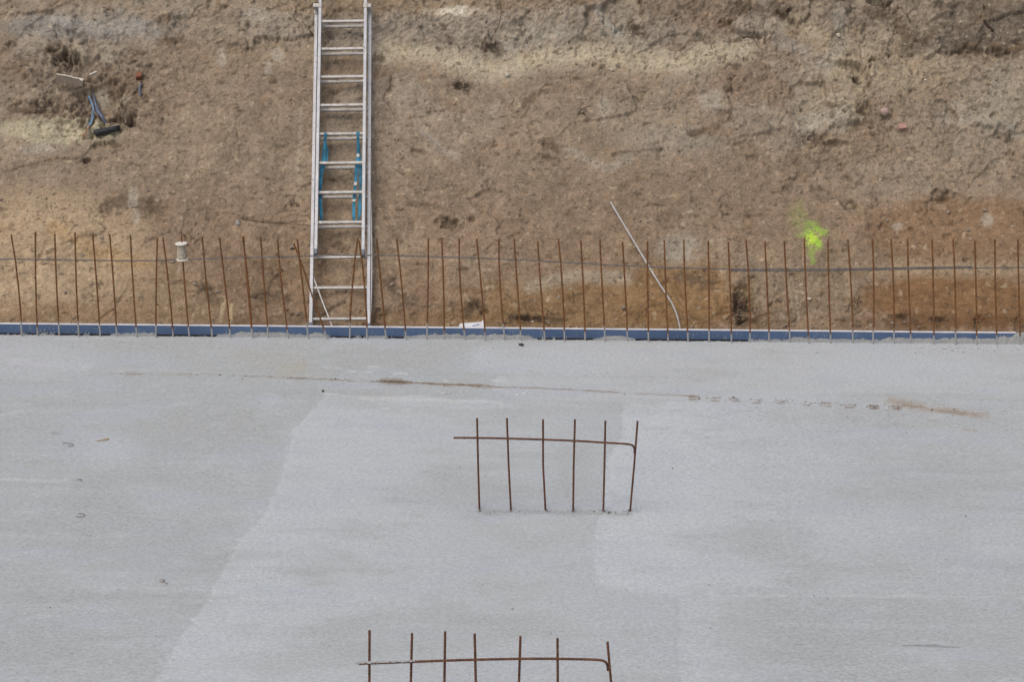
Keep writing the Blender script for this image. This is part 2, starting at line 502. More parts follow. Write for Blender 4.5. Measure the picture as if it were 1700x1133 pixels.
# broad shallow scrapes: big planes pulled by the bucket, each ending in a low step
nb = 90
gu = rng.uniform(-5.2, 4.8, nb); gv = rng.uniform(-0.3, 4.3, nb)
e1 = np.full(U.shape, 1e9, np.float32); e2 = e1.copy(); cj = np.zeros(U.shape, np.int32)
vu = U + 0.10 * W1 + 0.03 * W2 + 0.008 * W3; vv = V + 0.10 * fbm(U * 1.3 + 20, V * 1.3, 3, 44) + 0.03 * W2 + 0.008 * W3
for k in range(nb):
    an = 0.5 + 0.9 * math.sin(k * 2.4)
    a_, b_2 = (vu - gu[k]) * math.cos(an) + (vv - gv[k]) * math.sin(an), -(vu - gu[k]) * math.sin(an) + (vv - gv[k]) * math.cos(an)
    d = np.hypot(a_ * 0.55, b_2 * 1.25).astype(np.float32)
    nearer = d < e1
    e2 = np.where(nearer, e1, np.minimum(e2, d)); cj = np.where(nearer, k, cj); e1 = np.minimum(e1, d)
b_off = rng.normal(0, 0.010, nb); b_tu = rng.normal(0, 0.035, nb); b_tv = rng.normal(0, 0.05, nb); b_tone = rng.uniform(0, 1, nb); b_soft = rng.uniform(0.15, 1.15, nb)
plane = b_off[cj] + b_tu[cj] * np.clip(vu - gu[cj], -.5, .5) + b_tv[cj] * np.clip(vv - gv[cj], -.5, .5)
pedge = np.clip((e2 - e1) / 0.025, 0, 1)
plane = plane * (0.72 + 0.28 * np.clip((e2 - e1) / 0.06, 0, 1))
smooth_zone = np.clip(blob(1570, 495, 150, 48, 0.3, 0.15) + blob(1560, 385, 120, 40, 0.4) * 0.6, 0, 1)
h = 0.035 * W1 + 0.012 * W2 * (1 - 0.6 * smooth_zone)
crumb = 0.25 + 0.95 * sstep(-0.35, 0.45, fbm(U * 1.9 + 50, V * 2.6, 3, 121) + 0.4 * rough_zone)
smear_c = sstep(0.5, 0.7, ctint[ci]) * edge * rough_zone
h += (0.0036 * W3 + 0.0019 * W4) * (1 - 0.65 * smooth_zone) * (0.9 + 0.5 * rough_zone) * (1 - 0.75 * smear_c) * crumb * b_soft[cj]
h += 0.55 * plane * (1 - 0.8 * smooth_zone)
h += facet * (0.16 + 0.80 * rough_zone) * (1 - 0.8 * smooth_zone)
h += 0.0035 * np.clip(fbm(U * 9, V * 26, 3, 71), 0, 1) * (1 - smooth_zone)
# ridged crumbling
rd = 1 - np.abs(fbm(U * 9, V * 9, 4, 51)); h += 0.012 * (sstep(0.75, 1.0, rd) - 0.3) * (0.3 + rough_zone) * (1 - smooth_zone)
# bucket teeth lines in the firm sand at the foot
h += 0.0022 * fbm(U * 1.2, V * 55, 3, 61) * (smooth_zone + 0.25 * blob(1570, 440, 160, 90, .4))
colr = np.zeros(U.shape + (3,)); colr[:] = lin((137, 116, 97))
def paint(mask, c, k=1.0):
    mk = np.clip(mask * k, 0, 1)[..., None]
    colr[:] = colr * (1 - mk) + lin(c) * mk
big = fbm(U * 0.9 + 5, V * 0.9, 3, 81)
paint(sstep(250, 480, PY), (141, 113, 87), 0.8)
paint(sstep(0.0, 0.6, big), (146, 125, 103), 0.6)
paint(sstep(0.05, 0.6, -big), (129, 107, 88), 0.5)
paint(sstep(0.55, 0.95, b_tone[cj]) * pedge * sstep(420, 120, PY), (148, 134, 120), 0.55)
paint(sstep(0.4, 0.05, b_tone[cj]) * pedge, (129, 107, 87), 0.35)
# grey smears of clay
smear = sstep(0.45, 0.8, ctint[ci]) * edge
paint(smear * np.clip(rough_zone * 0.9 + sstep(330, 60, PY) * 0.35, 0, 1), (152, 139, 124), 0.6)
paint(blob(770, 55, 190, 42) + blob(1000, 60, 170, 30) * 0.8 + blob(500, 40, 200, 35) * 0.6, (147, 133, 119), 0.75)
paint(blob(170, 45, 130, 22) + blob(60, 40, 60, 18), (137, 128, 121), 0.7)
paint(blob(1110, 235, 70, 25, 0.6) + blob(1080, 190, 90, 40, .6) * 0.5, (146, 133, 118), 0.6)
paint(blob(640, 8, 260, 14), (150, 126, 100), 0.7)
paint(blob(755, 250, 150, 60, 0.7) , (143, 121, 101), 0.5)
# pale sand seam
paint(stroke([(640, 84), (740, 96), (830, 118), (880, 95), (990, 90), (1060, 98), (1130, 106), (1190, 92), (1235, 82)], 17, 1.0, 0.75), (180, 163, 138), 0.85)
paint(stroke([(1330, 40), (1370, 62), (1385, 110)], 16, 0.7, 0.7) + blob(1480, 110, 95, 45, 0.6) * 0.8 + blob(1385, 170, 45, 40, .6) * 0.5, (168, 149, 123), 0.8)
paint(blob(1470, 60, 160, 50, .7), (146, 128, 107), 0.4)
paint(blob(1660, 35, 125, 40, 0.6) + blob(1600, 75, 120, 14, 0.5) * 0.8, (104, 91, 79), 0.85)
paint(blob(1430, 30, 90, 14, 0.6) + blob(1230, 12, 80, 14, .6), (112, 98, 85), 0.6)
paint(blob(1630, 180, 60, 45, .6) + blob(1690, 160, 50, 60, .6), (150, 137, 121), 0.5)
# sandy lower left
paint(blob(70, 420, 175, 105, 0.35, 0.3), (168, 142, 112), 0.9)
paint(blob(300, 500, 90, 50, 0.5), (153, 127, 97), 0.6)
paint(stroke([(90, 380), (160, 420), (240, 440)], 12, .7, .6), (166, 131, 84), 0.6)
paint(blob(60, 520, 260, 16, .6), (145, 115, 82), 0.6)
paint(blob(100, 214, 105, 24, 0.25, 0.25), (168, 155, 128), 0.95)
paint(blob(130, 130, 120, 55, 0.6), (124, 104, 86), 0.5)
# ochre at the foot
paint(blob(1010, 512, 250, 45, 0.25, 0.35), (137, 105, 68), 0.9)
paint(blob(1130, 490, 110, 55, 0.3, 0.35), (136, 102, 63), 0.85)
paint(stroke([(880, 480), (960, 458), (1040, 462)], 10, .7, .5), (162, 143, 121), 0.8)
paint(blob(700, 532, 110, 14, .5), (142, 108, 66), 0.7)
paint(blob(430, 480, 95, 70, 0.6), (125, 99, 75), 0.7)
paint(blob(650, 490, 110, 60, 0.6), (131, 105, 82), 0.55)
paint(blob(1340, 470, 95, 70, .5), (139, 118, 95), 0.8)
paint(blob(1590, 380, 150, 52, .35, .25), (136, 104, 74), 0.85)
paint(blob(1590, 500, 165, 46, .18, .15), (130, 94, 58), 0.95)
paint(blob(1580, 447, 150, 14, .5, .5), (158, 132, 102), 0.75)
paint(blob(1590, 535, 170, 12, .5), (112, 77, 46), 0.6)
paint(blob(755, 17, 42, 8, 0.4, 0.6), (206, 194, 176), 0.85)
paint(blob(1130, 412, 30, 22, .6, .7), (164, 152, 138), 0.7)
paint(blob(206, 176, 16, 18, 0.3, 0.3), (158, 141, 120), 0.85)
# pale dried smears and bucket-tooth streaks
for pts_, w_, c_, k_ in (([(499, 180), (497, 240), (493, 300)], 3, (158, 143, 126), .6), ([(373, 494), (366, 533)], 3, (182, 158, 122), .8), ([(385, 508), (382, 535)], 3, (184, 158, 118), .8), ([(1322, 478), (1326, 530)], 2, (165, 148, 126), .6), ([(1310, 470), (1316, 520)], 1.5, (165, 148, 126), .5),
                         ([(700, 215), (735, 250), (760, 262)], 5, (156, 144, 132), .55), ([(945, 245), (985, 268), (1010, 278), (1045, 262)], 7, (158, 146, 132), .6), ([(1390, 20), (1400, 70), (1372, 110)], 10, (152, 143, 134), .55), ([(1290, 60), (1330, 80), (1360, 100)], 10, (148, 141, 134), .5),
                         ([(1560, 190), (1640, 205), (1700, 225)], 6, (158, 147, 134), .5), ([(90, 30), (180, 50), (250, 40)], 9, (152, 145, 140), .5), ([(990, 15), (1010, 40), (1030, 55)], 6, (155, 149, 143), .6)):
    paint(stroke(pts_, w_, 0.8, 0.5), c_, k_)
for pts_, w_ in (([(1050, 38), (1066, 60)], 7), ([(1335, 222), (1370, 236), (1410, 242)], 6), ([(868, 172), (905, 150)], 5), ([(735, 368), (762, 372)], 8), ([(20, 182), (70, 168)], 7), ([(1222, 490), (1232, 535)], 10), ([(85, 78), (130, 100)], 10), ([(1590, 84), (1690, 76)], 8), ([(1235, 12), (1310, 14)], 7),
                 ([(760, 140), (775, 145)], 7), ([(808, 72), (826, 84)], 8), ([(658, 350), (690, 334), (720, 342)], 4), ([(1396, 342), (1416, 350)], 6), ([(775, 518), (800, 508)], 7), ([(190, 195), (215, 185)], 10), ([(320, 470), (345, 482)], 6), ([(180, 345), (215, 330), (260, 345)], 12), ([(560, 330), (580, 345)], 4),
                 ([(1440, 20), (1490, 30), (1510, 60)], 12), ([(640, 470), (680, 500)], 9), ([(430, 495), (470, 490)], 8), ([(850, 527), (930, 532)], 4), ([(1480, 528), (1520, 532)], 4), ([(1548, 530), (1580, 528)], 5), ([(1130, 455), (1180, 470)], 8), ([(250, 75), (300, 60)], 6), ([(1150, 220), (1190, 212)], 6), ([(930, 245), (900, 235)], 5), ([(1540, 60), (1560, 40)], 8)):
    paint(stroke(pts_, w_, 0.9, 1.1), (96, 78, 62), 0.7)  # darker strokes, many laid over the hollows and cracks cut further down
for a_ in ((1003, 178, 11, 16), (1003, 200, 4, 10), (222, 332, 9, 20), (226, 362, 6, 12), (462, 92, 13, 12), (445, 112, 6, 11), (367, 95, 9, 14), (1180, 170, 24, 18), (1345, 205, 22, 18), (1385, 195, 25, 22), (905, 55, 34, 20), (855, 70, 22, 14), (430, 25, 24, 12), (180, 95, 14, 8), (165, 150, 9, 14), (60, 245, 40, 10), (1490, 378, 9, 8), (1640, 365, 10, 12)):
    paint(blob(*a_, 0.35, 0.5), (166, 154, 140), 0.6)
# humus and iron stains scattered through the bank
sp = fbm(U * 7 + 9, V * 7, 3, 91); paint(sstep(0.5, 0.95, sp), (143, 110, 74), 0.32)
sp = fbm(U * 11 + 3, V * 15, 4, 95, 0.65); paint(sstep(0.62, 0.95, sp), (92, 74, 58), 0.65)
sp = fbm(U * 24 + 3, V * 34, 3, 99, 0.65); paint(sstep(0.60, 0.95, sp), (84, 66, 50), 0.65)
sp = fbm(U * 13 + 31, V * 13, 4, 103, 0.65); paint(sstep(0.6, 1.0, sp), (176, 158, 133), 0.5)
colr *= (1 + 0.15 * W2 + 0.17 * W3 + 0.17 * W4)[..., None]
lum = (colr @ np.array([0.3, 0.55, 0.15]))[..., None]
colr = (colr * 0.80 + lum * 0.20) * np.array([1.15, 1.185, 1.125])
# sprayed marker paint
gz = W3 * 0.4 + W4 * 0.45 + 0.35 * fbm(U * 150, V * 150, 2, 77)
def spray(cx, cy, rx, ry, k, c=(160, 200, 82)):
    d = np.hypot((PX - cx) / rx, (PY - cy) / ry) + gz
    paint(sstep(1.5, 0.2, d), c, k * 0.85)
spray(1325, 360, 14, 24, 0.2); spray(1347, 378, 12, 7, 0.55); spray(1340, 392, 15, 9, 0.8); spray(1360, 389, 12, 7, 0.75)
spray(1349, 402, 11, 11, 1.0, (205, 238, 84)); spray(1357, 410, 8, 9, 0.85); spray(1347, 424, 6, 10, 0.45); spray(1349, 437, 5, 5, 0.6)

# cavities: photo x, y, half-width, half-height, depth
for (cx, cy, rx, ry, dp) in [(112, 94, 20, 11, 0.10), (88, 82, 22, 8, 0.04), (150, 145, 85, 70, 0.05), (165, 165, 42, 40, 0.075), (206, 174, 24, 22, -0.075), (192, 198, 16, 7, 0.05), (60, 175, 55, 12, 0.025),
                             (218, 204, 8, 6, 0.04), (1434, 181, 13, 9, 0.09), (1425, 127, 8, 7, 0.05), (746, 370, 20, 9, 0.055), (783, 366, 6, 5, 0.04),
                             (143, 265, 6, 5, 0.05), (820, 78, 13, 9, 0.045), (765, 142, 13, 6, 0.035), (1350, 230, 26, 8, 0.04), (1380, 238, 14, 6, 0.04),
                             (1050, 48, 22, 12, 0.05), (1210, 35, 16, 8, 0.06), (1240, 58, 24, 5, 0.04), (1232, 505, 14, 34, 0.05), (1287, 505, 12, 8, 0.06),
                             (488, 340, 5, 6, 0.03), (625, 98, 12, 8, 0.05), (1460, 4, 22, 7, 0.07), (1555, 12, 18, 6, 0.04), (1625, 530, 8, 6, 0.04),
                             (1490, 527, 16, 4, 0.025), (1560, 529, 14, 4, 0.03), (1408, 345, 12, 8, 0.045), (1690, 528, 6, 4, 0.02), (250, 40, 8, 5, 0.03),
                             (1280, 60, 18, 10, 0.05), (1620, 85, 60, 7, 0.04), (960, 130, 6, 4, 0.025), (430, 495, 10, 4, 0.03), (180, 350, 12, 10, 0.03),
                             (880, 530, 18, 4, 0.03), (300, 470, 10, 4, 0.025), (345, 480, 8, 4, 0.02)]:
    def fn(hh, dx, dy, s, dp=dp):
        d = np.hypot(dx, dy) + (0.38 if dp > 0 else 0.12) * W3[s]
        hh -= dp * sstep(1.3, 0.4, d)
    window(h, cx, cy, rx, ry, fn)
# shallow pits and stuck-on lumps over the whole bank
for k in range(850):
    cx, cy = random.uniform(-60, 1760), random.uniform(-40, 545)
    rx = random.lognormvariate(1.35, 0.55); ry = rx * random.uniform(0.35, 0.8)
    sgn = -1 if random.random() < 0.55 else 0.7
    dp = sgn * min(0.03, rx * 0.0032 * random.uniform(0.6, 1.6))
    if cx > 1430 and cy > 440: dp *= 0.4
    rr_, cc_ = rowcol(cx, cy)
    dp *= 0.85 * crumb[int(np.clip(rr_, 0, h.shape[0] - 1)), int(np.clip(cc_, 0, h.shape[1] - 1))]
    def fn(hh, dx, dy, s, dp=dp):
        d = np.hypot(dx, dy) + 0.5 * W3[s]
        hh += dp * sstep(1.3, 0.5, d)
    window(h, cx, cy, max(rx, 2.2), max(ry, 1.8), fn)
# cracks
cracks = [[(655, 352), (680, 338), (700, 333), (722, 345), (735, 352)], [(935, 252), (985, 268), (1010, 282)], [(868, 196), (888, 168), (912, 140)], [(856, 196), (895, 238), (930, 252)],
          [(1100, 217), (1135, 226), (1180, 216)], [(1330, 222), (1362, 234), (1410, 240)], [(450, 20), (495, 45), (515, 60)], [(995, 22), (1010, 42), (1022, 35)], [(1080, 40), (1150, 60), (1210, 62)],
          [(360, 355), (430, 368), (515, 376)], [(680, 215), (740, 255)], [(1120, 60), (1160, 20)], [(700, 40), (760, 70), (830, 60)], [(832, 5), (828, 45), (815, 62)], [(20, 430), (110, 436)], [(200, 90), (235, 110), (265, 112)],
          [(60, 85), (95, 70)], [(1300, 300), (1350, 330), (1380, 325)], [(1560, 150), (1610, 180), (1640, 182)], [(1570, 215), (1640, 235), (1690, 262)], [(860, 528), (900, 532), (940, 530)], [(1232, 470), (1225, 500), (1214, 535)],
          [(1428, 480), (1420, 520), (1414, 540)], [(1100, 500), (1130, 520), (1200, 515)], [(1330, 420), (1400, 380)], [(1560, 375), (1580, 370), (1600, 385)]]
for k in range(90):
    x0, y0 = random.uniform(0, 1700), random.uniform(0, 530)
    if x0 > 1430 and y0 > 440: continue
    a = random.gauss(0, 0.6); L = random.uniform(10, 45); p = [(x0, y0)]
    for j in range(3):
        a += random.gauss(0, 0.5); p.append((p[-1][0] + L / 3 * math.cos(a), p[-1][1] + L / 3 * math.sin(a)))
    cracks.append(p)
for p in cracks:
    w_, dp = random.uniform(1.6, 3.0), random.uniform(0.008, 0.018)
    xs_ = [q[0] for q in p]; ys_ = [q[1] for q in p]
    cx, cy = (min(xs_) + max(xs_)) / 2, (min(ys_) + max(ys_)) / 2
    def fn(hh, dx, dy, s, p=p, w_=w_, dp=dp):
        d = seg_dist(PX[s] + 5 * W3[s], PY[s] + 4 * W2[s], p) / w_
        hh -= dp * sstep(1.6, 0.2, d)
    window(h, cx, cy, max(4, (max(xs_) - min(xs_)) * 0.55 + 8), max(4, (max(ys_) - min(ys_)) * 0.55 + 8), fn)
fade = sstep(0.0, 0.10, V) * 0.7 + 0.3
h *= fade
P = base + h[..., None] * SN
EARTH_K = 1.0
slope = grid_mesh('excavation_slope', P, M['earth'], np.clip(colr, 0.01, 0.9) * EARTH_K)
tag(slope, 'brown sandy excavation bank with pale seams and spray mark', None, None, 'structure')

def surf(px, py, off=0.0):
    """point on the finished bank under a photo point"""
    r, c = rowcol(px, py)
    r = int(np.clip(round(r), 0, P.shape[0] - 1)); c = int(np.clip(round(c), 0, P.shape[1] - 1))
    return P[r, c] + SN * off

# flat shelf at the toe, pit floor below the slab, land above the bank
mb = MB()
mb.box((0, 14.545, -0.1215), (16, 0, 0), (0, 0.099, 0), (0, 0, 0.10))
shelf = mb.build('toe_ledge', M['topsoil']); tag(shelf, 'narrow earth ledge under the formwork board', None, None, 'structure')
top_y, top_z = float((S0 + SV * 5.2)[1]), float((S0 + SV * 5.2)[2])
gx = np.linspace(-60, 60, 60); gy = np.linspace(top_y - 0.02, top_y + 120, 60)
GX, GY = np.meshgrid(gx, gy)
GP = np.stack([GX, GY, top_z - 0.02 + 0.05 * fbm(GX * 0.3, GY * 0.3, 3, 5) * sstep(top_y, top_y + 2, GY)], -1)
land = grid_mesh('ground', GP, M['topsoil']); tag(land, 'bare brown ground beyond the top of the bank', None, None, 'structure')

# ================================================================== the concrete slab
Y_EDGE = 14.335
sx_f = np.arange(-4.6, 4.2, 0.0135); sy_f = np.arange(8.3, Y_EDGE + 0.001, 0.0105)
SXs = np.concatenate([np.linspace(-16, -4.7, 14), sx_f, np.linspace(4.3, 16, 14)])
SYs = np.concatenate([np.linspace(-4, 8.2, 14), sy_f, [Y_EDGE]])
SX, SY = np.meshgrid(SXs, SYs)
B = np.stack([SX, SY, np.zeros_like(SX)], -1)
with np.errstate(all='ignore'):
    QX, QY = project(B)
near = SY < 8.0
QX = np.where(near, 5000, QX); QY = np.where(near, 5000, QY)
N1 = fbm(SX * 1.1, SY * 2.6, 4, 7); N2 = fbm(SX * 3.2, SY * 9.0, 4, 17); N3 = fbm(SX * 12, SY * 22, 3, 27); N4 = fbm(SX * 38, SY * 48, 2, 29)
slab = np.zeros(SX.shape + (3,)); slab[:] = lin((181, 183, 185))
def spaint(mask, c, k=1.0):
    mk = np.clip(mask * k, 0, 1)[..., None]
    slab[:] = slab * (1 - mk) + lin(c) * mk
wx, wy = QX + 7 * N2 + 3 * N3, QY + 4 * N2 + 2 * N3
def patch(pts, soft): return sstep(-soft, soft, poly_sd(wx, wy, pts))
left = patch([(-900, 560), (60, 565), (20, 610), (-60, 700), (-900, 720)], 8)
spaint(left, (185, 186, 190), 0.8)
mid = patch([(545, 655), (520, 680), (490, 715), (472, 785), (442, 858), (398, 903), (345, 1000), (255, 1140), (150, 1400), (1130, 1400), (1126, 1133), (1122, 990), (1050, 984), (990, 970), (985, 890), (1000, 835), (1003, 770), (1032, 722), (1030, 671), (850, 666), (700, 661)], 4)
spaint(mid, (187, 189, 192), 0.95)
spaint(mid * sstep(900, 450, QX + (QY - 850) * 0.6), (196, 199, 204), 0.75)
tr = patch([(800, 570), (788, 600), (782, 617), (822, 622), (824, 648), (860, 664), (1030, 668), (1720, 660), (1720, 560)], 5)
spaint(tr, (191, 193, 196), 0.9)
wx, wy = QX + 3 * N2 + 1.5 * N3, QY + 2 * N2 + N3
right = patch([(1032, 668), (1034, 720), (1005, 770), (1002, 830), (987, 890), (992, 970), (1050, 982), (1125, 988), (1900, 992), (1900, 668)], 2)
fadeR = sstep(1500, 1050, QX)
spaint(right, (184, 186, 189), 0.9)
spaint(right * fadeR, (199, 202, 208), 0.75)
rlow = patch([(1126, 990), (1128, 1400), (2600, 1400), (2600, 990)], 4)
spaint(rlow, (179, 181, 183), 0.8)
spaint(rlow * sstep(1350, 1120, QX), (190, 193, 197), 0.7)
spaint(sstep(0.0, 0.7, N1), (184, 187, 197), 0.55)
spaint(sstep(0.05, 0.7, -N1), (177, 178, 179), 0.5)
spaint(sstep(0.2, 0.9, N2), (192, 195, 200), 0.45)
spaint(sstep(0.25, 0.9, -N2), (176, 177, 178), 0.4)
def sblob(cx, cy, rx, ry, c, k): spaint(sstep(1.35, 0.5, np.hypot((QX - cx) / rx, (QY - cy) / ry) + 0.35 * N2 + 0.25 * N1), c, k)
for a_ in ((520, 790, 60, 90), (470, 880, 70, 50), (620, 760, 60, 20), (1190, 760, 60, 12), (1150, 800, 40, 20), (1300, 770, 120, 30), (340, 1080, 70, 40), (800, 590, 20, 14), (900, 600, 160, 25), (1300, 660, 100, 12), (1660, 900, 60, 30), (1420, 880, 120, 30), (180, 745, 60, 30), (280, 850, 50, 14), (190, 960, 80, 16), (60, 600, 110, 30), (1500, 610, 160, 30)):
    sblob(*a_, (193, 196, 202), 0.5)
for a_ in ((230, 900, 160, 70), (330, 720, 120, 50), (640, 600, 130, 20), (760, 820, 120, 40), (950, 780, 30, 50), (1230, 900, 120, 30), (1560, 800, 120, 40), (1300, 1050, 200, 60), (700, 1050, 200, 40), (60, 1060, 100, 60)):
    sblob(*a_, (175, 176, 177), 0.4)
for k in range(70):
    x_, y_ = random.uniform(-50, 1750), random.uniform(590, 1130); L_ = random.uniform(40, 220)
    d_ = np.hypot((QX - x_) / L_, (QY - y_ + 6 * N2) / random.uniform(2, 6)) + 0.4 * N3
    spaint(sstep(1.4, 0.3, d_), random.choice([(196, 198, 202), (170, 171, 171)]), random.uniform(.15, .4))
near_edge = sstep(1230, 1010, QX)
spaint(right * near_edge, (200, 203, 208), 0.28)
spaint(mid * sstep(880, 980, QX), (184, 186, 189), 0.3)
spaint(rlow * sstep(1300, 1120, QX), (194, 197, 201), 0.4)
# pale lines of laitance along day joints
wob = N2 * 2 + N3
def line(pts, w, c, k, soft=0.8, brk=0.0):
    d = seg_dist(QX, QY + wob, pts) / w
    mk = sstep(1 + soft, max(0, 1 - soft), d)
    if brk: mk = mk * sstep(-0.1, 0.35, N2 + brk)
    spaint(mk, c, k)
line([(545, 655), (492, 715), (472, 785), (442, 858), (398, 903), (345, 1000), (255, 1140)], 3, (196, 198, 202), 0.5)
line([(985, 890), (990, 970), (1050, 984), (1122, 990)], 3, (200, 202, 206), 0.45)
line([(1180, 990), (1420, 990), (1720, 993)], 1.4, (204, 206, 209), 0.45)
line([(600, 662), (720, 664), (830, 668)], 3, (205, 206, 207), 0.65)
line([(560, 657), (700, 660)], 2, (200, 201, 203), 0.4)
line([(-40, 795), (60, 797), (110, 799)], 2.4, (200, 202, 206), 0.6)
line([(-20, 690), (60, 680)], 3, (196, 198, 203), 0.5); line([(20, 600), (150, 610)], 5, (195, 197, 203), 0.5)
line([(590, 716), (700, 717)], 2.5, (196, 197, 199), 0.4)
for (x, y, a) in [(542, 608, 6), (562, 610, 4), (620, 609, 9), (585, 617, 6), (612, 619, 4), (665, 620, 11), (740, 633, 3), (830, 632, 12), (828, 645, 8), (640, 678, 5), (675, 680, 4)]:
    line([(x - a, y), (x + a, y)], 1.6, (205, 207, 208), 0.65)
# soil trodden and blown along a line
DIRT = (128, 108, 88)
line([(180, 621), (330, 622), (480, 627)], 1.1, (158, 146, 132), 0.5, 0.8, 0.2)
line([(480, 627), (600, 632), (700, 636), (790, 641), (900, 646), (1150, 658)], 1.2, (145, 128, 110), 0.65, 0.8, 0.5)
line([(560, 629), (640, 633), (720, 638), (800, 641)], 1.8, (140, 122, 102), 0.75, 0.9, 0.3)
line([(635, 633), (665, 634)], 4, DIRT, 0.75)
line([(470, 618), (500, 610)], 9, (182, 177, 166), 0.5)
for x in (1152, 1186, 1220, 1256, 1297, 1335, 1370, 1410, 1450, 1488):
    y = 659 + (x - 1150) * 0.048
    line([(x - 9, y), (x + 9, y + 0.6)], 1.1, DIRT, 0.8, 0.8, 0.2)
    line([(x - 7, y + 4.5), (x + 8, y + 5)], 1.2, (140, 121, 102), 0.7, 0.8, 0.25)
line([(1478, 666), (1530, 676), (1590, 682), (1636, 689)], 6, (172, 157, 141), 0.7, 1.0, 0.55)
line([(1500, 672), (1560, 683), (1625, 690)], 2.4, (150, 130, 112), 0.6, 1.0, 0.2)
line([(1545, 700), (1570, 703)], 3, (168, 156, 142), 0.5, .9, .1); line([(1600, 714), (1620, 715)], 3, (168, 156, 142), 0.5, .9, .1)
line([(1320, 1070), (1420, 1070), (1520, 1073), (1650, 1077)], 1.2, (128, 128, 128), 0.7, 0.8, 0.1)
line([(82, 714), (98, 722)], 5, (150, 152, 150), 0.6, .9, .1)
line([(210, 622), (225, 621)], 3, (150, 138, 124), 0.5, .9, .1)
line([(796, 850), (850, 851), (1046, 853)], 4, (158, 160, 158), 0.55, 0.9, 0.0)
line([(400, 588), (500, 604)], 14, (184, 178, 168), 0.3)
slab *= (1 + 0.012 * N3 + 0.014 * N4)[..., None]
dark = fbm(SX * 55, SY * 60, 2, 41); slab *= (1 - 0.16 * sstep(0.72, 1.0, dark))[..., None]
Z = 0.0016 * N1 + 0.0006 * N3 + 0.003 * (mid - 0.5) * (SY > 8.4) + 0.002 * (tr - 0.5) * (SY > 8.4)
Z = np.where(near, 0, Z) * sstep(Y_EDGE, Y_EDGE - 0.1, SY)
CONC_K = np.array([0.885, 0.912, 0.893])
SP = np.stack([SX, SY, Z], -1)
slab_o = grid_mesh('concrete_slab', SP, M['concrete'], np.clip(slab, 0.02, 0.9) * CONC_K)
tag(slab_o, 'pale grey poured concrete base slab with day joints', None, None, 'structure')
mb = MB(); mb.box((0, 5.18, -0.165), (16, 0, 0), (0, 9.15, 0), (0, 0, 0.155))
body = mb.build('slab_body', M['rough_concrete'], slab_o)

# rough concrete that slumped against the board, or fell short of it
ex = np.arange(-4.6, 4.2, 0.0065)
epx, _ = project(np.stack([ex, np.full_like(ex, 14.40), np.zeros_like(ex)], -1))
prof = [(-300, -.5), (10, -.6), (40, -.4), (70, .2), (95, -.5), (180, -.5), (192, .6), (210, 1.2), (258, 1.0), (264, -.8), (352, -1), (362, .8), (385, 1.5), (400, 2.6), (470, 2.6), (488, 1.5), (500, .9), (512, 2.0), (538, 2.2), (550, -.7), (585, -1),
        (592, .3), (640, .6), (660, -.3), (690, 1.6), (740, 2.3), (760, 2.8), (775, 2.2), (800, 2.4), (808, 1.6), (822, 3.0), (840, 2.9), (850, 2.3), (862, 2.6), (880, 1.2), (905, -.5), (985, -.6), (1000, 1.6), (1025, 2.4), (1040, 1.8), (1055, .4), (1065, -.6), (1140, -1), (1240, -1),
        (1248, .5), (1305, .8), (1318, 2.0), (1330, 2.6), (1345, 1.8), (1400, 1.4), (1460, 1.3), (1475, 2.4), (1510, 2.9), (1550, 2.2), (1600, 3.0), (1640, 2.6), (1660, 3.8), (1680, 4.6), (1688, 7.2), (1720, 7.6), (1900, 7.6)]
hh = np.interp(epx, [p[0] for p in prof], [p[1] for p in prof]) * 0.0108
hn = fbm(ex * 14, ex * 0 + 3, 4, 5, 0.6)
hh = hh + 0.010 * hn
eY = np.array([14.322, 14.336, 14.346, 14.356, 14.364, 14.372, 14.380, 14.388, 14.397, 14.407, 14.418, 14.4275])
EX, EY = np.meshgrid(ex, eY)
HH = np.repeat(hh[None], len(eY), 0)
t = (EY - 14.328) / 0.10
wv_ = 0.012 * fbm(EX * 30, EY * 30, 3, 65)
up = (HH - 0.021) * sstep(0.35, 0.9, t) - 0.012 * np.sin(math.pi * np.clip((t - 0.02) / 0.75, 0, 1))
down = -0.14 * sstep(14.345, 14.358, EY + wv_)
zz = np.where(HH > 0, up, down * sstep(0, -0.004, HH)) + 0.004 * fbm(EX * 45, EY * 45, 3, 67, 0.6) * sstep(0.0, 0.2, t)
zz[0] = -0.002
lip = grid_mesh('rough_edge', np.stack([EX, EY, zz], -1), M['rough_concrete'])
lip.parent = slab_o

# ================================================================== the formwork board
xl, xr = -5.2, float(pl(1686, 560, Y_BOARD)[0])
zt = 0.0560
board = empty('formwork_board', ((xl + xr) / 2, Y_BOARD + 0.012, -0.020))
tag(board, 'long blue formwork board with white top edge, set along the slab', 'board')
bx = (xl + xr) / 2; bw = (xr - xl) / 2
nseg = 46
mb = MB()      # gently wavy face
X_ = np.linspace(xl, xr, nseg + 1); yo = 0.003 * fbm(X_ * 0.9, X_ * 0, 3, 12)
vs2, fs2 = [], []
for i, x in enumerate(X_):
    for (yy, z_) in ((0, -0.020), (0, zt - 0.0025), (0.024, zt - 0.0025), (0.024, -0.020)):
        vs2.append((x, Y_BOARD + yy + yo[i], z_))
for i in range(nseg):
    for k in range(4):
        k2 = (k + 1) % 4
        fs2.append((i * 4 + k, (i + 1) * 4 + k, (i + 1) * 4 + k2, i * 4 + k2))
fs2 += [(0, 1, 2, 3), tuple(nseg * 4 + k for k in (3, 2, 1, 0))]
mb.add(vs2, fs2)
mb.build('face_panel', M['blue'], board, board.location)
mb = MB(); vs2 = []
for i, x in enumerate(X_):
    for (yy, z_) in ((-0.0015, zt - 0.0025), (-0.0015, zt), (0.0255, zt), (0.0255, zt - 0.0025)):
        vs2.append((x, Y_BOARD + yy + yo[i], z_ + 0.0005))
mb.add(vs2, fs2)
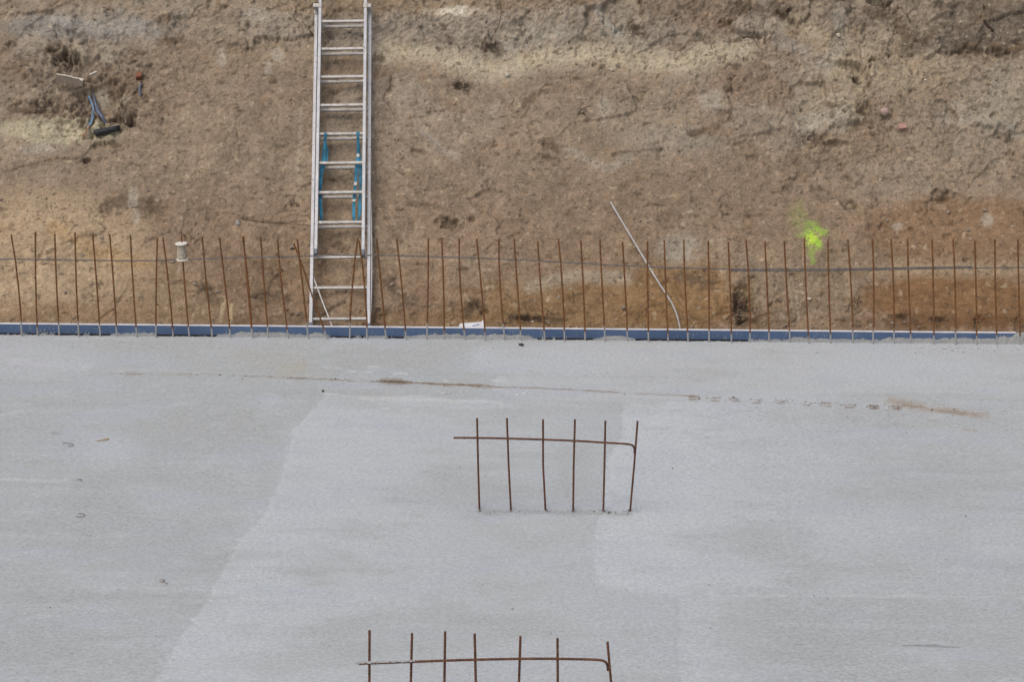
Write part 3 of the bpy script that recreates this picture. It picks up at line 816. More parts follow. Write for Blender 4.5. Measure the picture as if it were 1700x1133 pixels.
mb.build('top_edge', M['board_edge'], board, board.location)
# cement splashes on the face: part geometry, thin crusts
mb = MB()
for k in range(260):
    zone = random.choice([(0, 190), (0, 190), (0, 190), (590, 640), (700, 870), (900, 1210), (900, 1210), (1300, 1440), (1450, 1690), (1640, 1690), (0, 1690)])
    px = random.uniform(*zone)
    p = pl(px, 566, Y_BOARD - 0.001)
    z_ = -0.015 + random.random() ** 1.6 * (zt + 0.005)
    r = random.lognormvariate(-5.9, 0.5)
    rock(mb, (p[0], Y_BOARD + 0.0005, z_), r, (1, 0.25, random.uniform(1.0, 2.6)), 0.3)
sp_o = mb.build('cement_splashes', M['rough_concrete'], board, board.location)
tag(sp_o, None, None, None, 'stuff')

# ================================================================== starter bars along the board
Zm = 3.9488
def z5(x, y): return (x / Zm, 300 + y / Zm)
def z6(x, y): return (400 + x / Zm, 300 + y / Zm)
def z7(x, y): return (830 + x / Zm, 300 + y / Zm)
def z8(x, y): return (1260 + x / 3.8636, 300 + y / 3.8636)
bars = []
for f_, lst in ((z5, [(80, 345, 140), (230, 340, 245), (367, 340, 388), (490, 342, 515), (608, 342, 657), (723, 345, 765), (850, 362, 897), (1035, 367, 1020), (1073, 368, 1135), (1187, 365, 1242), (1322, 370, 1393), (1437, 375, 1512), (1593, 370, 1655)]),
                (z6, [(12, 370, 75), (127, 375, 180), (240, 380, 312), (370, 380, 443), (765, 378, 712), (776, 388, 827), (892, 375, 953), (1023, 378, 1083), (1230, 370, 1218), (1315, 378, 1333), (1430, 382, 1472), (1545, 378, 1605), (1690, 382, 1732)]),
                (z7, [(92, 382, 140), (248, 395, 297), (383, 385, 425), (530, 395, 560), (655, 385, 692), (803, 397, 838), (967, 395, 975), (1078, 397, 1105), (1205, 388, 1237), (1365, 395, 1372), (1495, 395, 1520), (1612, 388, 1640)]),
                (z8, [(37, 390, 68), (160, 382, 203), (292, 372, 323), (443, 377, 463), (570, 380, 605), (730, 377, 733), (848, 377, 867), (957, 380, 978), (1110, 377, 1125), (1247, 377, 1263), (1380, 375, 1400), (1512, 377, 1530), (1662, 377, 1680)])):
    for (a, b_, c) in lst:
        bars.append((f_(a, b_), f_(c, 0)[0]))
RB = 0.0064
def ribbed(path, r=RB, step=0.009):
    """resample a polyline so that alternate rings make the ribs"""
    out = []
    for p, q in zip(path[:-1], path[1:]):
        p, q = np.asarray(p, float), np.asarray(q, float)
        n = max(1, int(np.linalg.norm(q - p) / step))
        for i in range(n): out.append(p + (q - p) * i / n)
    out.append(np.asarray(path[-1], float))
    return out
GRP = 'upright bars in the row along the board'
STD = 'rusty reinforcing bar standing upright in the long row beside the blue board'
for i, ((tx, ty), bxp) in enumerate(bars):
    yy = Y_BAR + random.uniform(-0.012, 0.012)
    top = pl(tx, ty, yy)
    r = ray(bxp, 566.0)
    foot = np.array([pl(bxp, 563 + (bxp - 850) * 0.0098, yy)[0], yy, 0.0])
    top[1] += random.gauss(0, 0.02)
    w = random.gauss(0, 0.006)
    midp = (foot + top) / 2 + np.array([w, random.gauss(0, 0.004), 0])
    path = ribbed([foot - np.array([0, 0, 0.03]), foot + (midp - foot) * 0.5 + np.array([w * .3, 0, 0]), midp, midp + (top - midp) * 0.5 + np.array([w * .3, 0, 0]), top])
    mb = MB().tube(path, RB, 8, 0.09)
    o = mb.build('reinforcement_bar', M['rust'], None, foot)
    own = {9: 'rusty upright bar that carries the white spool',
           8: 'rusty upright bar next to the spool bar, its top crossing a neighbour',
           7: 'rusty upright bar leaning against the others, crossing near the spool',
           10: 'rusty upright bar next to the spool, on the ladder side',
           16: 'rusty upright bar crossed by the bent leaning bar',
           17: 'rusty upright bar crossing the ladder rungs, its top touching its neighbour',
           18: 'rusty upright bar before the ladder, its foot below the right stile',
           23: 'rusty upright bar before the plain end of the paper sheet',
           24: 'rusty upright bar before the curled end of the paper sheet',
           32: 'rusty upright bar crossing the middle of the slanting white conduit',
           33: 'rusty upright bar crossing the bent lower part of the white conduit',
           36: 'rusty upright bar at the dark root clump, conduit side',
           37: 'rusty upright bar at the dark root clump, paint mark side',
           40: 'rusty upright bar whose tip touches the green paint mark',
           50: 'rusty upright bar at the concrete lump where the blue board ends'}
    tag(o, own.get(i, STD), 'rebar', GRP)
# the bar bent over to the left beside the ladder
pts = [z6(347, 412), z6(420, 610), z6(478, 790), z6(520, 905), z6(567, 1040)]
path = [pl(x, y, Y_BAR - 0.01) for x, y in pts][::-1]
foot = path[0].copy(); foot[2] = 0; path[0] = foot
mb = MB().tube(ribbed([foot - np.array([0, 0, 0.03])] + path), RB, 8, 0.09)
o = mb.build('reinforcement_bar', M['rust'], None, foot)
tag(o, 'bent rusty bar leaning far left in front of the ladder foot', 'rebar', GRP)

def smooth_path(pts, n=8):
    """Catmull-Rom through points"""
    pts = [np.asarray(p, float) for p in pts]
    pts = [2 * pts[0] - pts[1]] + pts + [2 * pts[-1] - pts[-2]]
    out = []
    for i in range(1, len(pts) - 2):
        for k in range(n):
            t = k / n
            out.append(0.5 * ((2 * pts[i]) + (-pts[i - 1] + pts[i + 1]) * t + (2 * pts[i - 1] - 5 * pts[i] + 4 * pts[i + 1] - pts[i + 2]) * t ** 2 + (-pts[i - 1] + 3 * pts[i] - 3 * pts[i + 1] + pts[i + 2]) * t ** 3))
    out.append(pts[-2])
    return out
YH = Y_BAR + 0.0125
A = [(-60, 429), (0, 430), (100, 431.5), (200, 433), (265, 432.5), (320, 430.5), (400, 428), (470, 426.5), (550, 424.2), (620, 424), (700, 425.5), (830, 430), (960, 437), (1075, 443), (1212, 447.0), (1300, 447.0), (1400, 446.5), (1500, 444.5), (1613, 442.6)]
mb = MB().tube(ribbed(smooth_path([pl(x, y, YH) for x, y in A], 3), RB, 0.012), 0.0052, 8, 0.06)
o = mb.build('lacing_bar', M['steel'], None, pl(600, 424, YH)); tag(o, 'long thin grey bar tied across the upright bars, running past the ladder', 'rebar', 'bars tied across the upright row')
B_ = [(1213, 449.6), (1300, 449.8), (1400, 449.2), (1500, 447.0), (1613, 445.2), (1700, 444.2), (1770, 443.5)]
mb = MB().tube(ribbed(smooth_path([pl(x, y, YH + 0.001) for x, y in B_], 3), RB, 0.012), 0.0050, 8, 0.06)
o = mb.build('lacing_bar', M['steel'], None, pl(1500, 447, YH)); tag(o, 'grey bar lapped under the long one, tied below the green paint mark', 'rebar', 'bars tied across the upright row')

# ================================================================== the two rebar grids standing in the slab
def grid(name, label, ups, cross, hook, y_row, foot_y, mat):
    xs2 = [b_ for _, _, b_ in ups]
    c = pl(sum(xs2) / len(xs2), foot_y if foot_y else 1133, y_row); c[2] = 0
    root = empty(name, c)
    tag(root, label, 'rebar grid', 'rebar grids standing in the slab')
    for (tx, ty, bx_) in ups:
        top = pl(tx, ty, y_row)
        ft = fl(bx_, foot_y); ft = np.array([ft[0], y_row, -0.0])
        mid_ = (top + ft) / 2 + np.array([random.gauss(0, 0.003), 0, 0])
        MB().tube(ribbed([ft - np.array([0, 0, 0.03]), mid_, top], RB, 0.008), RB, 10, 0.09).build('upright', M['rust_dark'], root, ft)
    cp = smooth_path([pl(x, y, y_row - 0.0125) for x, y in cross], 5)
    hk = smooth_path([pl(x, y, y_row - 0.0125 + d) for x, y, d in hook], 5)
    MB().tube(ribbed(cp[:-1] + hk, RB, 0.008), RB, 10, 0.08).build('crossbar', M['rust_dark'], root, cp[0])
    return root
y_mid = float(fl(900, 848)[1])
grid('rebar_grid', 'rusty grid of six bars with hooked crossbar standing mid slab',
     [(792, 695, 796), (841.5, 695, 848.5), (901.5, 697, 906), (954.5, 697, 951.5), (1005, 699.5, 1001.5), (1058.5, 700, 1045.5)],
     [(753, 727.5), (793, 727.7), (843, 728.7), (903, 730.5), (954, 732.5), (1004, 735.5), (1030, 737)], [(1030, 737, 0), (1045, 738.5, 0.0), (1051, 741, 0.012), (1053.5, 747, 0.04), (1053, 752, 0.10)], y_mid, 848.5, None)
y_fr = float(fl(613, 1048, 0.61)[1])
fy = None
def foot_px(x):       # photo row where the front grid meets the slab
    return 1340
# feet of the front grid are below the frame: hold the bars' measured lean down to the slab
ups_f = []
for (tx, ty, x2, y2) in [(613.5, 1048, 613.5, 1133), (684, 1052.5, 683, 1133), (739, 1050, 737.5, 1133), (788, 1053.5, 789.5, 1133), (864, 1057.5, 861.5, 1133), (925.5, 1061, 926.5, 1133), (1008.5, 1067, 1013, 1133)]:
    a = pl(tx, ty, y_fr); b2 = pl(x2, y2, y_fr)
    ft = a + (b2 - a) * (a[2] / (a[2] - b2[2]))
    ups_f.append((a, ft))
root = empty('rebar_grid', (sum(f_[0] for _, f_ in ups_f) / 7, y_fr, 0))
tag(root, 'rusty grid of seven bars with cement crust on its crossbar end', 'rebar grid', 'rebar grids standing in the slab')
for a, ft in ups_f:
    MB().tube(ribbed([ft - np.array([0, 0, 0.03]), (a + ft) / 2 + np.array([random.gauss(0, .003), 0, 0]), a], RB, 0.008), RB, 10, 0.09).build('upright', M['rust_dark'], root, ft)
cr = [pl(x, y, y_fr - 0.0125) for x, y in [(595, 1103), (614, 1102.5), (684, 1100), (738, 1098), (788, 1096.5), (863, 1095), (925, 1095), (975, 1096), (995, 1097)]]
hk = [pl(x, y, y_fr - 0.0125 + d) for x, y, d in [(1003, 1099, 0.003), (1007.5, 1103, 0.015), (1009, 1109, 0.05), (1009.5, 1114, 0.12)]]
cb = MB().tube(ribbed(smooth_path(cr + hk, 5), RB, 0.008), RB, 10, 0.08).build('crossbar', M['rust_dark'], root, cr[0])
mb = MB()
for k in range(34):
    px = 595 + 92 * (k / 33) + random.uniform(-2, 2)
    p = pl(px, np.interp(px, [595, 684], [1103, 1100]) - 1.4, y_fr - 0.0145)
    rock(mb, p, random.uniform(0.0055, 0.0085), (1.5, 1.0, 0.8), 0.25)
mb.build('cement_crust', simple('cement_crust', (0.36, 0.36, 0.36), 0.95, 0.25, 60), cb, cr[0])

# crumbs of concrete round the feet of the middle grid
mb = MB()
for k in range(120):
    px = random.choice([796, 820, 815, 848, 870, 906, 951, 1001, 1010, 1030, 1046]) + random.gauss(0, 9); py = 850.5 + random.gauss(0.5, 2.0)
    rock(mb, fl(px, py, 0.001), random.lognormvariate(-5.9, 0.45), (1.2, 1.2, 0.6))
for (tx, bxx) in ((0, 796), (0, 848.5), (0, 906), (0, 951.5), (0, 1001.5), (0, 1045.5)):
    for k in range(4): rock(mb, fl(bxx + random.uniform(-2, 2), 849 + random.uniform(-.5, .8), 0.003), 0.008, (1, 1, 0.7))
tag(mb.build('concrete_crumbs', M['crumb_grey']), 'grey concrete crumbs round the feet of the six-bar grid', 'crumbs', None, 'stuff')

# ================================================================== the extension ladder
OB = 0.090      # base section: height of its mid-plane above the slope
OF = OB + 0.076  # fly section in front of it
def onS(u, v, off): return np.array([u, 0, 0]) + S0 * np.array([0, 1, 1]) + SV * v + SN * off
bl0, bl1 = sl(516.6, 530, OB), sl(525.6, 20, OB)
br0, br1 = sl(612.2, 530, OB), sl(614.6, 20, OB)
wid = ((br0[0] - bl0[0]) + (br1[0] - bl1[0])) / 2
c0 = ((bl0[0] + br0[0]) / 2, (bl0[1] + br0[1]) / 2); c1 = ((bl1[0] + br1[0]) / 2, (bl1[1] + br1[1]) / 2)
slope_u = (c1[0] - c0[0]) / (c1[1] - c0[1])
def base_u(v): return c0[0] + slope_u * (v - c0[1])
taper = ((br0[0] - bl0[0]) - (br1[0] - bl1[0])) / 2
f0l, f1l = sl(525.0, 400, OF), sl(531.8, 20, OF)
f0r, f1r = sl(603.4, 400, OF), sl(607.0, 20, OF)
def fly_lr(v):
    t = (v - f0l[1]) / (f1l[1] - f0l[1])
    return f0l[0] + (f1l[0] - f0l[0]) * t, f0r[0] + (f1r[0] - f0r[0]) * t
def base_lr(v):
    t = (v - bl0[1]) / (bl1[1] - bl0[1])
    return bl0[0] + (bl1[0] - bl0[0]) * t, br0[0] + (br1[0] - br0[0]) * t
v_bot = -0.02
v_btop = sl(565, 13, OB)[1]
v_fbot = sl(565, 418, OF)[1]
v_ftop = v_btop + 1.05
lad = empty('extension_ladder', onS(base_u(v_bot), v_bot, OB))
tag(lad, 'grey aluminium extension ladder leaning on the earth bank behind the board', 'ladder')
def channel(lr_i, fn, va, vb, off, wd, dp, outward, name, mat):
    """open U-shaped stile: web plus two flanges"""
    pa = onS(fn(va)[lr_i], va, off); pb = onS(fn(vb)[lr_i], vb, off)
    ax = (pb - pa) / 2; c = (pa + pb) / 2
    ex_ = np.array([1.0, 0, 0])
    mb = MB()
    mb.box(c - ex_ * outward * (wd / 2 - 0.0015), ax, ex_ * 0.0015, SN * dp / 2)
    mb.box(c + ex_ * outward * 0.0016 + SN * (dp / 2 - 0.0016), ax * 0.9999, ex_ * (wd / 2 - 0.0016), SN * 0.0015)
    mb.box(c + ex_ * outward * 0.0016 - SN * (dp / 2 - 0.0016), ax * 0.9999, ex_ * (wd / 2 - 0.0016), SN * 0.0015)
    mb.box(c + SN * (dp / 2 - 0.006) + ex_ * outward * (wd / 2 - 0.0015), ax * 0.9998, ex_ * 0.0015, SN * 0.0043)
    return mb.build(name, mat, lad, lad.location)
W_S = 0.024
channel(0, base_lr, v_bot, v_btop, OB, W_S, 0.064, -1, 'base_stile', M['alu'])
channel(1, base_lr, v_bot, v_btop, OB, W_S, 0.064, 1, 'base_stile', M['alu'])
channel(0, fly_lr, v_fbot, v_ftop, OF, 0.0235, 0.060, -1, 'fly_stile', M['alu'])
channel(1, fly_lr, v_fbot, v_ftop, OF, 0.0235, 0.060, 1, 'fly_stile', M['alu'])
def rung(fn, v, off, name, tilt=0.008):
    l, r = fn(v)
    pa, pb = onS(l + 0.012, v - tilt / 2, off), onS(r - 0.012, v + tilt / 2, off)
    prof = [(-0.010, -0.010), (0.008, -0.012), (0.011, -0.009), (0.011, 0.009), (0.008, 0.012), (-0.010, 0.010)]
    # upper face level for the foot: turn the section to the ladder's lean
    vs3 = []
    for p in (pa, pb):
        for a, d in prof: vs3.append(p + SV * a + SN * d)
    n = len(prof)
    fs3 = [(k, (k + 1) % n, n + (k + 1) % n, n + k) for k in range(n)] + [tuple(range(n))[::-1], tuple(range(n, 2 * n))]
    MB().add(vs3, fs3).build(name, M['alu_dirty'], lad, lad.location)
rung_py = [43.5, 88.6, 135.5, 182, 229, 278, 326.6, 376, 428.4, 478.8, 530]
rv = [sl(566, y, OB)[1] for y in rung_py]
stepv = (rv[0] - rv[-1]) / 10
for k in range(11): rung(base_lr, rv[-1] + stepv * k, OB, 'base_rung')
for k in range(3, 15):
    v = rv[-1] + stepv * k
    if v < v_ftop - 0.05: rung(fly_lr, v, OF, 'fly_rung')
for i in (0, 1):
    sg = -1 if i == 0 else 1
    # top cap of the base stile with the guide that laps round the fly stile
    u = base_lr(v_btop)[i]; uf = fly_lr(v_btop)[i]
    mb = MB(); mb.box(onS(u, v_btop - 0.03, OB + 0.004), SV * 0.05, np.array([W_S / 2 + 0.002, 0, 0]), SN * 0.036)
    mb.box(onS((u + uf) / 2, v_btop - 0.045, OF + 0.012), SV * 0.017, np.array([abs(u - uf) / 2 + 0.015, 0, 0]), SN * 0.024)
    mb.build('guide_bracket', M['alu_dirty'], lad, lad.location)
    u = fly_lr(v_fbot)[i]
    MB().box(onS(u, v_fbot - 0.012, OF), SV * 0.022, np.array([0.0112, 0, 0]), SN * 0.031).build('end_cap', M['cap'], lad, lad.location)
    u = base_lr(v_bot)[i]
    MB().box(onS(u, v_bot - 0.03, OB - 0.01), SV * 0.035, np.array([0.016, 0, 0]), SN * 0.034).build('rubber_foot', M['cap'], lad, lad.location)

# blue webbing hanging between the two sections
OM = (OB + OF) / 2 + 0.004
EXV = np.array([1.0, 0, 0])
def hang(pts, offs): return [slw(x, y, o_) for (x, y), o_ in zip(pts, offs)]
lf = empty('webbing_strap', slw(534, 366, OM))
tag(lf, 'blue webbing strap hanging in a single fold beside the left stile', 'strap', 'blue straps hung on the ladder')
fo = OF + 0.016
pp = [(540.5, 222), (540.2, 226), (539.6, 236), (538.5, 250), (537.0, 265), (535.0, 278), (533.2, 292), (531.8, 310), (531.5, 325), (532.2, 340), (533.2, 355), (534.0, 367)]
oo = [OF + 0.0155, OF + 0.012, OF - 0.01, OM, OM, OM - 0.004, OM - 0.004, OM, OM, OM - 0.004, OM - 0.02, OM - 0.03]
MB().ribbon(smooth_path(hang(pp, oo), 5), EXV, list(np.interp(np.linspace(0, 1, 56), [0, .12, .3, .45, .55, .8, 1], [.018, .02, .034, .036, .027, .026, .020])), 0.005, SN).build('webbing', M['strap'], lf, lf.location)
pp = [(541.5, 238), (543.2, 250), (542.3, 263), (540.2, 272)]
MB().ribbon(smooth_path(hang(pp, [OM - 0.012] * 4), 5), EXV, [.012] * 3 + [.02] * 10 + [.012] * 3, 0.005, SN).build('fold', M['strap'], lf, lf.location)
MB().lathe(onS(slw(540.5, 224, OF)[0] - 0.012, sl(540.5, 224, OF)[1], OF), EXV, [(0, .0195), (.024, .0195)], 14).build('loop', M['strap'], lf, lf.location)
rt = empty('webbing_strap', slw(588, 366, OM))
tag(rt, 'blue webbing strap with pale tags hanging in two strands by the right stile', 'strap', 'blue straps hung on the ladder')
pp = [(594.2, 220), (594.3, 226), (594.6, 238), (594.3, 252), (593.8, 266), (592.8, 277), (591.5, 290), (590.2, 305), (589.0, 318), (587.8, 330), (587.2, 345), (587.4, 366)]
o1 = hang(pp, oo)
MB().ribbon(smooth_path(o1, 5), EXV, list(np.interp(np.linspace(0, 1, 56), [0, .3, .5, .6, 1], [.021, .024, .034, .024, .024])), 0.005, SN).build('webbing', M['strap'], rt, rt.location)
pp = [(596.2, 238), (597.2, 252), (598.2, 265), (598.5, 280), (598.3, 295), (598.2, 312), (597.2, 330), (597.2, 345), (597.0, 356), (594.5, 366)]
MB().ribbon(smooth_path(hang(pp, [OM - 0.012] * 10), 5), EXV, list(np.interp(np.linspace(0, 1, 46), [0, .3, .45, .6, .75, 1], [.012, .018, .022, .014, .028, .016])), 0.005, SN).build('webbing', M['strap'], rt, rt.location)
MB().lathe(onS(slw(594.3, 222, OF)[0] - 0.012, sl(594.3, 222, OF)[1], OF), EXV, [(0, .0195), (.024, .0195)], 14).build('loop', M['strap'], rt, rt.location)
for (x, y, hgt) in ((594.2, 258, .030), (590.0, 305, .030), (587.7, 333, .02)):
    MB().box(slw(x, y, OM + 0.003), SV * hgt / 2, EXV * 0.0125, SN * 0.0035).build('tag', M['strap_pale'], rt, rt.location)

# thin white rods behind the ladder
mb = MB().tube(smooth_path([slw(521.0, 462, .10), slw(535, 500, .085), slw(549.5, 537, .075), slw(552, 545, .07)], 6), 0.0052, 8)
tag(mb.build('plastic_rod', M['white_pvc'], None, slw(549, 537, .075), True), 'short thin white rod slanting behind the lowest ladder rungs', 'rod', 'white rods on the bank')
mb = MB().tube(smooth_path([slw(615.4, 330, .10), slw(616.6, 380, .10), slw(617.0, 440, .10), slw(616.4, 490, .10), slw(614.5, 528, .10), slw(613.5, 543, .09)], 6), 0.0055, 8)
tag(mb.build('plastic_rod', M['white_pvc'], None, slw(614, 540, .1), True), 'thin white rod standing close along the right ladder stile', 'rod', 'white rods on the bank')
# curved conduit leaning on the bank
cpts = [(1013.5, 335.5), (1040, 380), (1068, 427), (1092, 467), (1107, 490), (1117, 507), (1124, 525), (1128, 541), (1129, 549)]
mb = MB().tube(smooth_path([slw(x, y, o_) for (x, y), o_ in zip(cpts, [.045, .06, .07, .075, .075, .07, .06, .045, .03])], 6), 0.0063, 10)
tag(mb.build('plastic_conduit', M['grey_pvc'], None, slw(1129, 546, .03), True), 'long thin white plastic conduit leaning aslant on the bank, bent at its foot', 'conduit')

# ================================================================== spool on its bar
(tx, ty), bxp = bars[9]
yb = Y_BAR
ctop, cbot = pl(300.8, 404.5, yb), pl(302.6, 430.5, yb)
axis = ctop - cbot; Ls = float(np.linalg.norm(axis)); axis /= Ls
axis = axis + np.array([-0.02, -0.0, 0]); axis /= np.linalg.norm(axis)
spool = empty('string_spool', cbot); tag(spool, 'white plastic spool of string threaded on an upright rusty bar', 'spool')
RF = 0.0455
MB().lathe(cbot, axis, [(-0.004, 0.014), (-0.004, RF - .002), (-0.002, RF), (0.002, RF), (0.004, RF - .002), (0.0045, 0.014)], 40).build('bottom_flange', M['cream'], spool, cbot)
MB().lathe(ctop, axis, [(-0.004, 0.012), (-0.004, RF - .002), (-0.002, RF), (0.002, RF), (0.004, RF - .002), (0.004, 0.016), (0.002, 0.0095)], 40).build('top_flange', M['cream'], spool, cbot)
MB().lathe(cbot, axis, [(0.004, 0.016), (Ls - 0.004, 0.016)], 20).build('core', M['cream'], spool, cbot)
pr = [(0.005, 0.016)]
nw = 10
for k in range(nw):
    t_ = k / nw
    r_ = 0.034 + 0.004 * math.sin(t_ * 5.2 + 0.6) + random.uniform(-.002, .002)
    z_ = 0.006 + (Ls - 0.012) * t_
    pr += [(z_, r_ - 0.0045), (z_ + (Ls - .012) / nw * 0.5, r_)]
pr += [(Ls - 0.005, 0.016)]
MB().lathe(cbot, axis, pr, 32).build('wound_string', M['string'], spool, cbot)

# ================================================================== sheet of paper behind the board
def sheet_pt(x, y, off): return slw(x, y, off)
rows = []
q0 = sl(760, 544, 0.05); q1 = sl(799, 544, 0.05)
pap = empty('paper_sheet', slw(780, 544, .05)); tag(pap, 'crumpled white paper sheet lying at the bank foot behind the board', 'paper')
nu_, nv_ = 14, 6
G = np.zeros((nv_, nu_, 3))
for j in range(nv_):
    for i in range(nu_):
        a, b2 = i / (nu_ - 1), j / (nv_ - 1)
        x = (760 + 3.5 * b2) * (1 - a) + 801 * a; y = 546 - b2 * (8.5 + 3.2 * a)
        G[j, i] = slw(x, y, 0.055 + 0.012 * math.sin(a * 5 + b2 * 2) + 0.01 * b2)
vs3 = [G[j, i] for j in range(nv_) for i in range(nu_)]
fs3 = [(j * nu_ + i, j * nu_ + i + 1, (j + 1) * nu_ + i + 1, (j + 1) * nu_ + i) for j in range(nv_ - 1) for i in range(nu_ - 1)]
n = len(vs3)
mb = MB().add(vs3, fs3); mb.add([p - SN * 0.0012 for p in vs3], [q[::-1] for q in fs3])
mb.build('sheet', M['paper'], pap, pap.location, True)
curl = []
for k in range(9):
    an = math.pi * (0.1 + 1.3 * k / 8)
    curl.append((0.014 * math.cos(an), 0.014 * math.sin(an)))
pa, pb = slw(803, 546, .06), slw(802.5, 533.5, .07)
vs3 = []; nC = len(curl)
for p in (pa, pb):
    for a, d in curl: vs3.append(p + EXV * a + SN * d)
for p in (pa, pb):
    for a, d in curl: vs3.append(p + EXV * a * .9 + SN * d * .9)
fs3 = [(k, k + 1, nC + k + 1, nC + k) for k in range(nC - 1)] + [(2 * nC + k + 1, 2 * nC + k, 3 * nC + k, 3 * nC + k + 1) for k in range(nC - 1)]
MB().add(vs3, fs3).build('curled_edge', M['paper'], pap, pap.location, True)
MB().ribbon([slw(784, 541.5, .085), slw(790, 540.6, .085), slw(796, 539.2, .083)], SV, .008, .0015, SN).build('printed_line', M['print'], pap, pap.location)

# ================================================================== cables and scraps in the hollow at the left
mb = MB()
cpath = [(144, 150), (147, 158), (150.5, 170), (152, 184), (150.5, 196), (148.5, 206), (147.5, 214)]
cb1 = empty('cut_cable', surf(147, 214, .03)); tag(cb1, 'cut bundle of blue and white cable strands hanging from the bank', 'cable', 'cables sticking out of the bank')
for k, (mt, dx, r_) in enumerate((('cable_blue', 0.8, .0062), ('cable_blue', -1.2, .005), ('cable_white', -0.3, .0042), ('cable_grey', 1.9, .005))):
    MB().tube(smooth_path([surf(x + dx * (0.5 + i * .12), y, 0.035 + 0.004 * (k % 2) + (0.0 if i else -.03)) for i, (x, y) in enumerate(cpath)], 4), r_, 8).build('strand', M[mt], cb1, cb1.location, True)
for k, ep in enumerate(([(148, 206), (147, 216), (141, 224), (134, 229)], [(148.5, 208), (148, 219), (143, 226), (137, 232)], [(149, 205), (150, 215), (146, 222), (139, 229)])):
    MB().tube(smooth_path([surf(x, y, .035 + .004 * k) for x, y in ep], 5), 0.0038, 6).build('bare_wire', M['copper'], cb1, cb1.location, True)
mb = MB().tube(smooth_path([surf(150, 142, .0), surf(153, 156, .03), surf(156, 168, .045), surf(161, 180, .045), surf(168, 190, .04), surf(175, 201, .03)], 5), list(np.interp(np.linspace(0, 1, 26), [0, .3, .55, .8, 1], [.007, .011, .018, .015, .009])), 8)
tag(mb.build('cable_sleeve', M['slate_tape'], None, surf(170, 195, .03), True), 'slack slate-blue cable sleeve beside the blue strands', 'cable', 'cables sticking out of the bank')
pa, pb = slw(157, 220.5, 0.055), slw(199, 211.5, 0.02)
ax_ = pb - pa; Lp = np.linalg.norm(ax_)
mb = MB().lathe(pa, ax_, [(0.03, .020), (0.0, .022), (0.0, .028), (0.02, .0295), (0.035, .0275), (0.05, .0290), (Lp * .4, .0265), (Lp * .46, .028), (Lp * .56, .0235), (Lp * .7, .025), (Lp, .022)], 18)
tag(mb.build('pipe_stub', M['black_pipe'], None, pa, True), 'short black ribbed pipe stub lying on pale sand', 'pipe')
mb = MB().tube(smooth_path([surf(235.5, 140, .0), surf(234, 147, .025), surf(233.5, 155, .03), surf(234.5, 164, .025)], 5), [.006] * 3 + [.0095] * 9 + [.008] * 3 + [.005], 8)
tag(mb.build('cable_end', M['slate_tape'], None, surf(234, 155, .02), True), 'small dark cable end poking out below the brick piece', 'cable', 'cables sticking out of the bank')
# broken fibre board
pa, pb = slw(95, 122, .045), slw(140, 131.5, .075)
ex_ = (pb - pa); exn = ex_ / np.linalg.norm(ex_)
dn = np.array([0, -0.25, -0.97]); dn -= exn * (dn @ exn); dn /= np.linalg.norm(dn)
th = np.cross(exn, dn)
frag = empty('board_fragment', (pa + pb) / 2); tag(frag, 'broken piece of fibre board with pale top edge stuck in the bank', 'board fragment', 'pieces of board in the bank')
MB().box((pa + pb) / 2 + dn * 0.033, ex_ / 2, dn * 0.030, th * 0.011).build('panel', M['chip'], frag, frag.location)
mb = MB()
for k in range(9):
    c = pa + ex_ * (k + .5) / 9
    mb.box(c + dn * random.uniform(-.003, .002), ex_ / 18.2, dn * 0.0035, th * random.uniform(.011, .014))
mb.box(pb - exn * 0.02 + dn * 0.004, exn * .018, dn * .008, th * .013)
mb.build('broken_edge', M['chip_edge'], frag, frag.location)
pa, pb = slw(149, 124.5, .05), slw(161, 119.5, .04)
ex2 = pb - pa
tag(MB().box((pa + pb) / 2, ex2 / 2, np.cross(ex2, SN) / np.linalg.norm(ex2) * .005, SN * .016).build('board_chip', M['chip_edge'], None, pa), 'small pale chip of board right of the broken board piece', 'board chip', 'pieces of board in the bank')
def chunk(name, px, py, r, sq, mat, label, cat, sub=2, off=0.0, group=None):
    mb = MB(); p = surf(px, py, off); rock(mb, p, r, sq, 0.13, sub)
    return tag(mb.build(name, M[mat], None, p), label, cat, group)
p = surf(231, 128, .014)
mb = MB().box(p, np.array([.024, .004, .006]), np.array([-.004, .018, .014]), np.array([.004, -.015, .019]))
tag(mb.build('brick_piece', M['brick'], None, p), 'orange-red broken brick piece stuck in the bank above a cable end', 'brick piece')
chunk('stone', 1467, 190, .040, (1, .8, .9), 'stone_pink', 'pinkish rounded stone below a dark hollow in the bank', 'stone', 2, .026)
p = surf(1498, 211, .01)
mb = MB().box(p, np.array([.030, .0, .004]), np.array([-.004, .012, .016]), np.array([.0, -.012, .012]))
tag(mb.build('brick_piece', M['brick_pink'], None, p), 'flat pink brick chip right of the pinkish stone', 'brick piece')
chunk('stone', 395, 371, .022, (1, .8, 1.1), 'stone_grey', 'small light grey stone on the bank left of the ladder', 'stone', 2, .008)
chunk('stone', 1392, 55, .026, (1.2, .8, .7), 'stone_pale', 'cream coloured stone high on the bank below a twig tuft', 'stone', 2, .008)
chunk('stone', 1537, 129, .013, (1, .9, .9), 'stone_pale', 'tiny pale yellow stone right of the dark hole', 'stone', 2, .006)
chunk('stone', 843, 124, .020, (1.1, .8, .9), 'stone_pale', 'ochre stone at the lower edge of the pale sand seam', 'stone', 2, .006)
chunk('stone', 1344, 496, .014, (1.2, .8, .8), 'stone_pale', 'small cream pebble low on the bank below the paint mark', 'stone', 2, .006)
# a dark stick
mb = MB().tube(smooth_path([surf(1632, 38, .012), surf(1640, 44, .016), surf(1651, 51, .014)], 4), [.008] * 4 + [.011] * 4 + [.009], 7)
tag(mb.build('stick', M['root'], None, surf(1640, 44, .01)), 'short dark broken stick lying high on the bank', 'stick')

